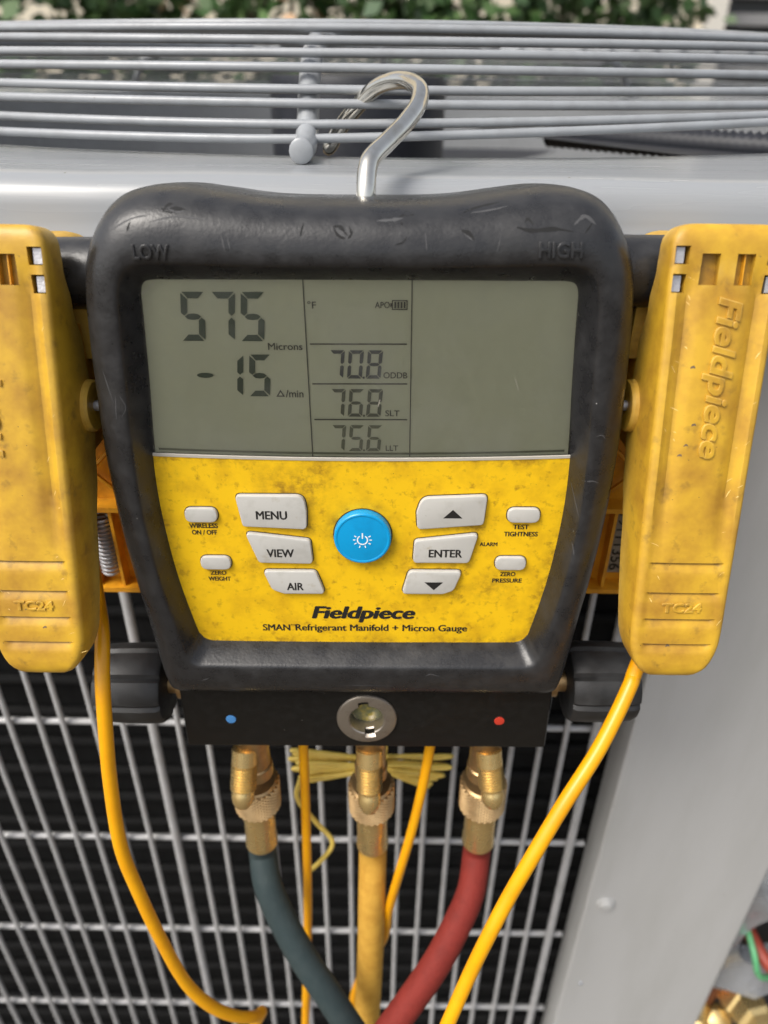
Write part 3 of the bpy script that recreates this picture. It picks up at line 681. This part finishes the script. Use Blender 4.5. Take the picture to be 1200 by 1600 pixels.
fit_text('SMAN', -35.8, -26.0, -37.7, -34.9, bold=.034, **PT)
fit_text('TM', -25.8, -24.3, -35.6, -34.9, bold=.01, **PT)
fit_text('Refrigerant Manifold + Micron Gauge', -24.2, 37.0, -38.5, -34.8, bold=.034, **PT)

# --- manifold block
P = mm([(-69.6, -57), (69.8, -57), (70.6, -93.2), (-69.0, -93.2)])
blk = MB(); bw = [(0, -57.0), (1.0, -59.5)]
sec = [(-62, -30), (-57.5, -20), (-57.5, -5.5), (-58.3, -3.2), (-60.0, -1.4), (-62.5, -.3), (-66, 0), (-92.6, 0), (-93.2, -.3), (-93.5, -.9), (-93.5, -27), (-93.0, -29), (-92, -30)]
rings = []
for u_, sh in ((-69.4, .8), (-68.9, 0), (0, 0), (70.0, 0), (70.5, .8)):
    rings.append([(u_*MM, (a + (sh if a > -75 else -sh)*-.6)*MM, (b - (sh if b > -10 else -sh))*MM) for a, b in sec])
blk.grid(rings, True, True, True); block = blk.build('manifold_block', M['block'], gauge, 40)
bore = MB(); bore.lathe([(6.9*MM, -.009), (6.9*MM, .004)], (.0009, -.0786, 0), (0, 0, 1), 40); boolean_cut(block, [], bore)
for (cx, m_) in ((-51.2, 'bblue'), (51.6, 'bred')):
    o = MB(); o.lathe([(1.95*MM, 0), (1.9*MM, .12*MM), (1.2*MM, .2*MM)], (cx*MM, -.0796, .0), (0, 0, 1), 20); o.build('indicator_dot', M[m_], block, 30)
# sight glass: flanged ring with two slots
o = MB(); nn_ = 96; Rg = []
def slotmod(i, k, q): return 1
cx, cy = .0009, -.0786
prof = [(11.5, -.4), (11.5, .5), (11.2, .95), (10.6, 1.15), (7.0, 1.15), (6.6, .8), (6.5, -2.0), (6.45, -8.0)]
rings = []
for i, (r, h) in enumerate(prof):
    ring = []
    for k in range(nn_):
        q = 2*math.pi*k/nn_; rr = r
        if i >= 4:
            for qa in (R(98), R(278)):
                if abs((q - qa + math.pi) % (2*math.pi) - math.pi) < R(15): rr = max(r, 8.9 if i == 4 else (8.7 if i == 5 else r))
        ring.append((cx + rr*MM*math.cos(q), cy + rr*MM*math.sin(q), h*MM))
    rings.append(ring)
o.grid(rings, True, False, True); sg_ = o.build('sight_glass', M['nickel'], block, 30)
o = MB(); o.lathe([(6.6*MM, -5.2*MM), (5.0*MM, -4.6*MM), (2.5*MM, -4.2*MM), (.5*MM, -4.1*MM)], (cx, cy, 0), (0, 0, 1), 32); o.build('sight_window', mat('oily_glass', (.14, .15, .07), .08, c2=(.62, .44, .03), scale=110, lo=.5, hi=.7, coat=1), sg_, 60)
# --- knobs on both ends
for sgn, ue, uk, ve in ((-1, -69.2, -77.5, -74.2), (1, 70.4, 78.6, -72.0)):
    root = MB()
    def lob(i, k, q):
        c = (q * 8 / (2*math.pi)) % 1.0
        return 1.0 if .12 < c < .88 else .93
    pr = [(12.5, 0), (14.6, .5), (15.5, 2), (15.8, 8), (15.6, 18), (15.2, 24), (14.2, 26), (9, 26.6)]
    root.lathe([(r*MM, h*MM) for r, h in pr], (uk*MM, ve*MM, -.0145), (sgn, 0, 0), 64, mod=lob); kb = root.build('valve_knob', M['knob'], gauge, 30)
    st = MB(); st.lathe([(6.2*MM, -.001), (6.2*MM, .0045), (4.2*MM, .0048), (4.2*MM, .010)], (ue*MM, ve*MM, -.0145), (sgn, 0, 0), 24); st.build('valve_stem', M['brass_dull'], kb, 30)
# --- ports under the block: each with a threaded side nipple
for pu, nu, tip in ((-46.8, -49.8, (-51.1, -127)), (2.0, 1.6, (1.5, -129.0)), (49.6, 50.8, (52.8, -126))):
    o = MB(); o.lathe([(6.6*MM, 0), (6.6*MM, .012), (6.3*MM, .013), (6.3*MM, .024), (7.0*MM, .0245), (7.0*MM, .030), (5, .0305) if 0 else (5.0*MM, .0305)], (pu*MM, -.0925, -.013), (0, -1, -.04), 28)
    pf = o.build('port_fitting', M['brass_dull'], gauge, 35)
    a = Vector((nu*MM, -.1080, -.0085)); b = Vector((tip[0]*MM, tip[1]*MM, -.002)); ax = (b - a); Ln = ax.length*1.06
    prn = [(5.3, -4), (5.3, Ln/MM*.12)]
    h = Ln/MM*.14
    while h < Ln/MM*.62: prn += [(4.55, h), (5.4, h + .55)]; h += 1.25
    prn += [(4.5, Ln/MM*.64), (4.5, Ln/MM*.68), (4.75, Ln/MM*.72), (4.7, Ln/MM*.84), (4.1, Ln/MM*.94), (2.8, Ln/MM*1.03), (1.0, Ln/MM*1.07)]
    o = MB(); o.lathe([(r*MM, q*MM) for r, q in prn], a, ax, 28); o.build('nipple', M['brass'], pf, 25)
# --- side posts that carry the pipe clamps
for sgn in (-1, 1):
    o = MB(); o.lathe([(11.2*MM, .060), (10.7*MM, .072), (10.5*MM, .082), (10.4*MM, .118), (9.6*MM, .1195), (5*MM, .1196)], (0, .0826 + (.0006 if sgn > 0 else -.0006), -.0183), (sgn, 0, 0), 36)
    o.build('clamp_post', M['rubber'], gauge, 40)
# --- hook
hk = [(-.0068, -.050, .738), (-.0066, -.0495, .7475), (-.0063, -.046, .7535), (-.0050, -.042, .7565), (-.0005, -.033, .7600), (.0050, -.022, .7644), (.0090, -.012, .7690), (.0098, -.003, .7730), (.0062, .007, .7752), (.0005, .016, .7750), (-.0058, .024, .7722), (-.0120, .030, .7665), (-.0180, .0335, .7600), (-.0245, .035, .7500)]
GI = GM.inverted(); pts = spline([GI @ Vector(p) for p in hk], 8)
o = MB(); o.tube(pts, [.0029]*(len(pts)-3) + [.0028, .0024, .0014], 16); o.build('hanging_hook', M['chrome'], gauge, 60)

# ================================================================== PIPE CLAMPS
def interp(tab, x):
    if x >= tab[0][0]: return tab[0][1]
    for (a, b), (c, d) in zip(tab, tab[1:]):
        if c <= x <= a:
            t = (x - c) / (a - c); t = t*t*(3-2*t); return d + (b - d)*t
    return tab[-1][1]

def clamp(origin, label, mirror):
    CT = R(15); N_ = Vector((0, -math.cos(CT), math.sin(CT))); V_ = Vector((0, math.sin(CT), math.cos(CT))); U_ = Vector((1, 0, 0))
    Mx = Matrix.Translation(origin) @ Matrix((U_, V_, N_)).transposed().to_4x4()
    root = empty('pipe_clamp', Mx, label, 'pipe clamp', 'yellow pipe clamps either side of the gauge')
    HW = [(13, 15.2), (0, 15.4), (-20, 15.0), (-60, 14.6), (-100, 14.2), (-122, 13.6)]
    DP = [(13, 11), (2, 12), (-8, 16), (-20, 22), (-40, 26), (-58, 24), (-80, 20), (-122, 14)]
    grips = (-83.2, -92.9, -101.6, -110.0)
    vals = [13.2, 13.0, 12.4, 11.4, 10, 8.4] + [6 - 2*i for i in range(56)] + [-106.5, -109, -111.5, -114, -116, -118, -119.5, -120.7, -121.5, -122]
    vals = sorted(set([v for v in vals if all(not (gq - 3.2 < v < gq + 1.0) for gq in grips)] + [round(gq + d_, 2) for gq in grips for d_ in (.9, .5, .35, .1, -.2, -.7, -1.3, -1.9, -2.5, -3.1)]), reverse=True)
    def scoop(v, f):
        d_ = 0
        for gq in grips:
            x = v - gq
            if -3.1 < x <= .35: d_ = 1.15*(min(1, (.35 - x)/.3) if x > .05 else (1 - ((.05 - x)/3.15))**1.3)
        k_ = max(0, min(1, (.78 - abs(f))/.10)); return d_*k_*k_*(3-2*k_)
    def shell(dscale=1.0):
        rings = []
        for v in vals:
            hw, dp = interp(HW, v), interp(DP, v)*dscale
            drop = 0
            if v > 8.4: q = (v - 8.4)/4.8; hw -= 4.8*(1 - math.sqrt(max(0, 1-q*q))); drop = 2.6*(1 - math.sqrt(max(0, 1-q*q)))
            if v < -108: q = min(1, (-108 - v)/14); hw -= 8.5*(1 - math.sqrt(max(0, 1-q*q)))
            if v < -117: q = min(1, (-117 - v)/5); drop = 3.6*(1 - math.sqrt(max(0, 1-q*q)))
            r = 1.9; ring = []
            fade = max(0, min(1, (4 - v)/8)) * max(0, min(1, (v + 84)/22))
            ring.append((-hw*.97, -dp))
            ring.append((-hw, -dp*.55)); ring.append((-hw, -r-drop))
            for a in (22, 45, 68): ring.append((-hw + r*(1-math.cos(R(a))), -r + r*math.sin(R(a)) - drop))
            for f in (-.84, -.77, -.70, -.62, -.54, -.45, -.35, -.2, 0, .2, .35, .45, .54, .62, .70, .77, .84):
                val = math.exp(-((abs(f) - .62)/.14)**2)
                ring.append((f*hw, -drop - scoop(v, f) - val*1.5*fade + .25*(1-f*f) - (.35 if abs(f) < .8 else 0)*max(0, min(1, (v + 118)/20))*max(0, min(1, (8 - v)/6))))
            for a in (68, 45, 22): ring.append((hw - r*(1-math.cos(R(a))), -r + r*math.sin(R(a)) - drop))
            ring.append((hw, -r-drop)); ring.append((hw, -dp*.55)); ring.append((hw*.97, -dp))
            rings.append([(a*MM, v*MM, b*MM) for a, b in ring])
        return MB().grid(rings, True, True, True)
    fr = shell().build('front_handle', M['clamp'], root, 40)
    cuts = []
    for sx in (-1, 1):
        for (va, vb) in ((2.7, 7.4), (-4.7, .2)):
            a, b = sorted((sx*10.6*MM, sx*14.4*MM)); cuts.append((a, b, va*MM, vb*MM, -.0045, .003))
        a, b = sorted((sx*2.3*MM, sx*7.2*MM)); cuts.append((a, b, -.0026, .0055, -.0026, .003))
    boolean_cut(fr, cuts)
    for sx in (-1, 1):
        for (va, vb) in ((3.0, 7.1), (-4.4, -.2)):
            a, b = sorted((sx*11.6*MM, sx*13.9*MM)); s = MB(); s.box(a, b, va*MM, vb*MM, -.0044, -.0014 if va > 0 else -.0018); s.build('contact_plate', M['silver'], root)
        s = MB(); a, b = sorted((sx*4.6*MM, sx*4.9*MM)); s.box(a, b, -.0025, .0054, -.0025, -.0008)
        if sx > 0: s.build('recess_rib', M['clamp_in'], root)
    # raised marks
    tree = BVHTree.FromPolygons([v.co for v in fr.data.vertices], [p.vertices for p in fr.data.polygons])
    if not mirror: fit_text('Fieldpiece', -3.2, 5.3, -50.6, -5.6, -.12, M['clamp'], fr, 'raised_lettering', .028, .2, -90, .85, tree)
    else: fit_text('Fieldpiece', -9.4, -0.9, -50.6, -5.6, -.12, M['clamp'], fr, 'raised_lettering', .028, .2, 90, .85, tree)
    fit_text('TC24', -6.0, 6.2, -99.0, -95.9, -.08, M['clamp'], fr, 'raised_lettering', .0, 0, 0, .6, tree)
    rs = random.Random(11 if mirror else 5)
    for k in range(26):
        e_ = rs.choice((-1, 1)); uu = e_*rs.uniform(8, 12.6); vv = rs.uniform(-116, 2); an = rs.uniform(.2, 1.2)*e_; ln = rs.uniform(.8, 3.0)
        drape_stroke([(uu, vv), (uu + ln*.5*math.cos(an), vv + ln*.5*math.sin(an) + .1), (uu + ln*math.cos(an), vv + ln*math.sin(an))], rs.uniform(.10, .26), M['yscratch'], fr, tree, .03, 'scratch')
    for k in range(5):
        uu = rs.uniform(-10, 2); vv = rs.uniform(-112, -20)
        drape_stroke([(uu, vv), (uu + .7, vv + .5), (uu + 1.3, vv + .1)], rs.uniform(.4, .9), M['ysmudge'], fr, tree, .03, 'smudge')
    # rear handle: built upright behind the front one
    def rl(u_, z_, y_): return (u_, z_*math.cos(CT) + y_*math.sin(CT), z_*math.sin(CT) - y_*math.cos(CT))
    def rbox(u0_, u1_, z0_, z1_, y0_, y1_):
        s = MB(); s.box(u0_, u1_, z0_, z1_, y0_, y1_); s.v = [rl(*p) for p in s.v]; return s
    yf = .0365
    s = MB(); zz = [-.030, -.031, -.034, -.04, -.06, -.10, -.128, -.1305]
    rings = []
    for z in zz:
        hw = .0148 if z > -.02 else .0150
        if z > -.0305: hw -= .003
        rings.append([rl(a*hw, z, y_) for a, y_ in ((-1, yf), (-1, yf+.008), (-.8, yf+.012), (.8, yf+.012), (1, yf+.008), (1, yf))])
    s.grid(rings, True, True, True); rear = s.build('rear_handle', M['clamp_in'], root, 35)
    for b in ((-.0150, -.0134, -.1305, -.030, yf-.0075, yf), (.0134, .0150, -.1305, -.030, yf-.0075, yf), (-.0134, .0134, -.1305, -.1285, yf-.0075, yf), (-.0134, .0134, -.0935, -.0915, yf-.0075, yf),
              (-.0056, -.0044, -.1285, -.0935, yf-.0060, yf), (.0044, .0056, -.1285, -.0935, yf-.0060, yf)):
        q = rbox(*b); q.build('stiffening_rib', M['clamp_in'], rear)
    for (ua, za, ub_, zb) in ((-.0134, -.0915, .0134, -.065), (.0134, -.0915, -.0134, -.065)):
        s = MB(); s.tube([rl(ua, za, yf-.003), rl(ub_, zb, yf-.003)], .0009, 6); s.build('stiffening_rib', M['clamp_in'], rear, 60)
    # the top of the rear jaw, a shell hugging the post
    s = MB(); rings = []
    for z, hw in ((.0052, .0085), (.0048, .0108), (.0036, .0128), (.0016, .0142), (-.0015, .0150), (-.005, .0150), (-.012, .0150), (-.030, .0150)):
        rings.append([rl(a*hw, z - (0 if abs(y_ - .030) < .007 else .0015), y_) for a, y_ in ((-1, .0225), (-1.0, .026), (-1.0, .034), (-1, .039), (1, .039), (1.0, .034), (1.0, .026), (1, .0225))])
    s.grid(rings, True, True, False)
    jaw = s.build('rear_jaw', M['clamp'], root, 40)
    boolean_jaw = None
    # serial sticker
    if mirror:
        P_ = [rl(.0 + .0030*math.cos(q_*.55), -.0970 - .0262*q_/160, yf - .0035 + .0030*math.sin(q_*.55)) for q_ in range(161)]
        q = MB(); q.tube(P_, .00062, 6); q.build('return_spring', M['silver'], rear, 60)
    else:
        q = rbox(-.0034, .0030, -.1245, -.0960, yf-.0012, yf-.0004); stk = q.build('sticker', M['sticker'], rear)
        me = text_mesh('19111356', .01)
        xs_ = [v.co.x for v in me.vertices]; ys_ = [v.co.y for v in me.vertices]
        for v in me.vertices:
            p = (v.co.x-min(xs_))/(max(xs_)-min(xs_)); qv = (v.co.y-min(ys_))/(max(ys_)-min(ys_)); v.co = rl(-.0022 + .0042*qv, -.0970 - .0262*p, yf-.0014)
        me.materials.clear(); me.materials.append(M['seg_label']); link(bpy.data.objects.new('serial_number', me), stk)
    # pivot bosses and steel pin
    for sx in (-1, 1):
        s = MB(); s.lathe([(8.2*MM, .0130), (8.2*MM, .0160), (7.6*MM, .0168), (5.5*MM, .0169), (3*MM, .0164)], (0, -.0385, -.022), (sx, 0, 0), 32); s.build('pivot_boss', M['clamp'], root, 35)
        s = MB(); s.lathe([(1.7*MM, .0155), (1.7*MM, .0212), (1.2*MM, .0218)], (0, -.0385, -.022), (sx, 0, 0), 16); s.build('pivot_pin', M['silver'], root, 35)
    s = rbox(-.012, .012, -.060, -.020, .010, yf + .001); s.build('pivot_web', M['clamp_in'], root)
    return root, Mx

cl, MxL = clamp(Vector((-.108, -.078, .7298)), 'yellow pipe clamp left of the gauge, cut by the photo edge', True)
cr, MxR = clamp(Vector((.0918, -.078, .7324)), 'whole yellow pipe clamp right of the gauge with readable raised lettering', False)
def cable(parent, Mx, pts, r, m=M['cable'], name='cable'):
    I = Mx.inverted(); P = spline([I @ Vector(p) for p in pts], 8)
    o = MB(); o.tube(P, r, 12); return o.build(name, m, parent, 60)
cable(cl, MxL, [(-.1120, -.045, .640), (-.1072, -.0620, .6153), (-.0990, -.0820, .6090), (-.0972, -.0940, .5960), (-.0972, -.1000, .5800), (-.0981, -.1050, .5565), (-.0981, -.1100, .5263), (-.0946, -.1130, .5024), (-.0891, -.1160, .4740), (-.0821, -.1180, .4432), (-.0733, -.1180, .4234), (-.0640, -.1150, .4080), (-.0570, -.1100, .3971), (-.0556, -.1040, .388), (-.0627, -.0980, .360)], .0026)
cable(cr, MxR, [(.0925, -.0860, .612), (.0887, -.0900, .5990), (.0869, -.0930, .5958), (.0814, -.1000, .5874), (.0741, -.1080, .5772), (.0629, -.1180, .5636), (.0535, -.1260, .5485), (.0454, -.1320, .5321), (.0386, -.1380, .5175), (.0333, -.1420, .5019), (.0255, -.1500, .4810), (.018, -.157, .455)], .0027)

# ================================================================== HOSES
def hose(name, label, pu, nutc, fer, path, m, grp='refrigerant hoses under the manifold'):
    """local gauge coordinates (mm) for the nut and ferrule, world points for the rest of the hose"""
    A = GM @ Vector((nutc[0]*MM, nutc[1]*MM, nutc[2]*MM)); Bp = GM @ Vector((fer[0]*MM, fer[1]*MM, fer[2]*MM))
    ax = (Bp - A).normalized()
    root = empty('refrigerant_hose', Matrix.Translation(A), label, 'hose', grp)
    # knurled nut
    pr = [(7.0, -10), (8.4, -10), (9.2, -9.2)] + [(9.85, -8.8 + .95*i) for i in range(17)] + [(9.0, 7.2), (8.0, 8.6), (7.0, 9.2)]
    def kn(i, k, q):
        return 1.0 + (.04 if 3 <= i < 20 and (i + k) % 2 else (-.04 if 3 <= i < 20 else 0))
    s = MB(); s.lathe([(r*MM, h*MM) for r, h in pr], (0, 0, 0), ax, 52, mod=kn); nut = s.build('coupling_nut', M['brass_dull'], root, 12)
    bm = bmesh.new(); bm.from_mesh(nut.data); bmesh.ops.triangulate(bm, faces=bm.faces, quad_method='LONG_EDGE'); bm.to_mesh(nut.data); bm.free()
    nut.data.polygons.foreach_set('use_smooth', [False]*len(nut.data.polygons))
    L0 = (Bp - A).length
    pr = [(5.5, 8), (6.7, 9.5), (6.7, 13), (7.05, 14), (7.15, L0/MM - 6), (7.4, L0/MM - 4), (7.5, L0/MM), (7.0, L0/MM + .8), (6.2, L0/MM + 1)]
    def fl(i, k, q): return 1.0 - .02*abs(math.cos(q*4)) if 2 < i < 6 else 1.0
    s = MB(); s.lathe([(r*MM, h*MM) for r, h in pr], (0, 0, 0), ax, 40, mod=fl); s.build('ferrule', M['brass'], root, 30)
    P = spline([ax*(L0 - .004), ax*(L0 + .010)] + [Vector(p) - A for p in path], 8)
    s = MB(); s.tube(P, .0066, 20); s.build('hose_tube', m, root, 60)
    return root
hose('h', 'dark blue hose hanging from the left port of the manifold', 0, (-48.8, -141, -19), (-49.7, -175, -22), [(-.0522, -.0780, .4515), (-.0459, -.0860, .4392), (-.0361, -.0950, .4234), (-.0240, -.1030, .4055), (-.0119, -.1100, .3848), (.001, -.116, .36)], M['hose_blue'])
hose('h', 'mustard yellow hose hanging from the middle port of the manifold', 0, (2.0, -142.5, -19), (2.2, -176, -22), [(-.0033, -.0740, .4357), (-.0037, -.0800, .4016), (-.0048, -.0860, .3641), (-.0056, -.0920, .3402), (-.006, -.098, .31)], M['hose_yellow'])
hose('h', 'dark red hose hanging from the right port of the manifold', 0, (51.2, -140.5, -19), (51.5, -173.5, -22), [(.0431, -.0800, .4514), (.0359, -.0920, .4434), (.0265, -.1030, .4319), (.0152, -.1120, .4178), (.0067, -.1180, .4070), (-.004, -.124, .39)], M['hose_red'])

# ================================================================== CABLES BEHIND THE BLOCK
def loose_cable(pts, r, label):
    A = Vector(pts[0]); P = spline([Vector(p) - A for p in pts], 8)
    o = MB(); o.tube(P, r, 12); ob = o.build('sensor_cable', M['cable'], None, 60); ob.location = A
    return tag(ob, label, 'cable', 'cables hanging behind the manifold block')
loose_cable([(-.0360, -.050, .575), (-.0345, -.0570, .545), (-.0340, -.0600, .5219), (-.0343, -.0620, .4908), (-.0352, -.0640, .4453), (-.0366, -.0660, .3989), (-.0386, -.0720, .3539), (-.0406, -.0780, .3105), (-.042, -.08, .28)], .0022, 'orange yellow cable dropping straight down behind the dark blue hose')
loose_cable([(.0230, -.060, .575), (.0215, -.0665, .550), (.0205, -.0690, .5334), (.0182, -.0720, .5135), (.0142, -.0760, .4883), (.0097, -.0780, .4629), (.0052, -.0760, .4285), (.0030, -.0730, .3977), (-.0062, -.0720, .3678), (-.0134, -.0720, .3306), (-.0050, -.0750, .3047), (.0, -.076, .28)], .0022, 'orange yellow cable slanting behind the mustard yellow hose')
# tied coil of thin wire
bw = empty('wire_bundle', Matrix.Translation((-.006, -.040, .489)), 'tied bundle of thin pale yellow wire behind the middle port', 'wire')
rw = random.Random(3)
for i in range(18):
    f = (i % 9)/8
    if i < 9: tx, tz, sp = -.0385 + rw.uniform(0, .007), .0085 - .022*f, .0016
    else: tx, tz, sp = .0405 - .010*f + rw.uniform(-.002, .002), .0045 - .024*f, .0016
    yo = rw.uniform(-.003, .003); z0 = .004 - .006*f
    P = spline([(0, yo, z0), (tx*.35, yo - .001, z0*.6 + tz*.4 + sp), (tx*.8, yo, tz*.85 + sp), (tx, yo + .0005, tz), (tx*.8, yo + .001, tz*.85 - sp), (tx*.35, yo + .001, z0*.6 + tz*.4 - sp), (0, yo, z0 - .001)], 6)
    s = MB(); s.tube(P, .00105, 6); s.build('strand', M['twine'], bw, 60)
s = MB(); s.tube(spline([(-.030, -.006, .002), (-.0345, -.008, -.014), (-.026, -.010, -.030), (-.0175, -.014, -.040), (-.022, -.015, -.052), (-.031, -.016, -.064)], 6), .0013, 8); s.build('loose_end', M['twine'], bw, 60)
s = MB(); s.tube(spline([(.006, -.004, .004), (.008, -.006, .018), (.007, -.006, .032)], 5), .0013, 8); s.build('twist_tie', M['twine'], bw, 60)

# ================================================================== BACKGROUND
hs_ = empty('house', Matrix.Translation((0, 3.2, 0)), 'pale cream house wall with a grey window beyond the foliage', 'house')
s = MB(); s.box(-4, 1.22, 0, .2, 0, 3.2); s.box(1.22, 2.4, 0, .2, 0, .55); s.box(1.22, 2.4, 0, .2, 2.0, 3.2); s.box(2.4, 4, 0, .2, 0, 3.2); s.build('wall', M['wall'], hs_)
s = MB(); s.box(1.22, 1.30, -.04, .06, .55, 2.0); s.box(2.32, 2.4, -.04, .06, .55, 2.0); s.box(1.30, 2.32, -.04, .06, .55, .62); s.box(1.30, 2.32, -.04, .06, 1.92, 2.0); wf = s.build('window_frame', M['trim'], hs_)
s = MB(); s.box(1.30, 2.32, .09, .10, .62, 1.92); s.build('window_pane', M['pane'], wf)
for i in range(14):
    s = MB(); s.box(1.31, 2.31, .03, .06, .66 + i*.09, .70 + i*.09); s.build('blind_slat', M['slat'], wf)

def shrub(x, y, rx, rz, zc, nl, mats, label, seed):
    rnd = random.Random(seed)
    root = empty('leafy_shrub', Matrix.Translation((x, y, 0)), label, 'shrub', 'shrubs beyond the condenser')
    s = MB()
    for k in range(6):
        a = rnd.uniform(0, 6.28); P = spline([(0, 0, 0), (.08*math.cos(a), .08*math.sin(a), zc*.6), (rx*.5*math.cos(a), rx*.3*math.sin(a), zc + rz*.4)], 4)
        s.tube(P, [.014*(1 - .7*i/len(P)) for i in range(len(P))], 6)
    s.build('stem', M['bark'], root, 60)
    clumps = []
    for k in range(34):
        a = rnd.uniform(0, 6.28); q = rnd.uniform(.25, 1)**.6
        el = rnd.uniform(-1, 1); clumps.append((rx*q*math.cos(a)*math.sqrt(1-el*el), rx*.55*q*math.sin(a), zc + rz*q*el, rnd.uniform(.07, .15)))
    for mi, m_ in enumerate(mats):
        s = MB()
        for k in range(nl if mi < 2 else nl//9):
            c = clumps[rnd.randrange(len(clumps))]
            p = Vector((c[0] + rnd.gauss(0, c[3]*.6), c[1] + rnd.gauss(0, c[3]*.6), c[2] + rnd.gauss(0, c[3]*.6)))
            d = Vector((rnd.gauss(0, 1), rnd.gauss(0, 1), rnd.gauss(-.3, .7))).normalized(); e = d.cross(Vector((rnd.gauss(0, 1), rnd.gauss(0, 1), rnd.gauss(0, 1)))).normalized(); nn = d.cross(e)
            L_ = rnd.uniform(.035, .07); w_ = L_*.32
            b = len(s.v)
            s.v += [tuple(p), tuple(p + d*L_*.5 + e*w_ + nn*.006), tuple(p + d*L_), tuple(p + d*L_*.5 - e*w_ + nn*.006)]
            s.f.append((b, b+1, b+2, b+3))
        s.build('foliage', m_, root, 60, recalc=False)
    return root
shrub(-1.15, 2.0, .62, .55, .95, 1900, [M['leafA'], M['leafB']], 'deep green shrub at the far left of the background', 1)
shrub(-.35, 2.15, .50, .52, .93, 1300, [M['leafA'], M['leafB'], M['leafC']], 'shrub with sunlit gaps painted as peach leaves behind the left half of the fan guard', 2)
shrub(.22, 2.0, .36, .50, .98, 1100, [M['leafB'], M['leafA']], 'loose mid green shrub behind the chrome hook', 3)
shrub(.58, 2.25, .26, .50, 1.00, 900, [M['leafB'], M['leafA']], 'mid green shrub in front of the window wall', 4)
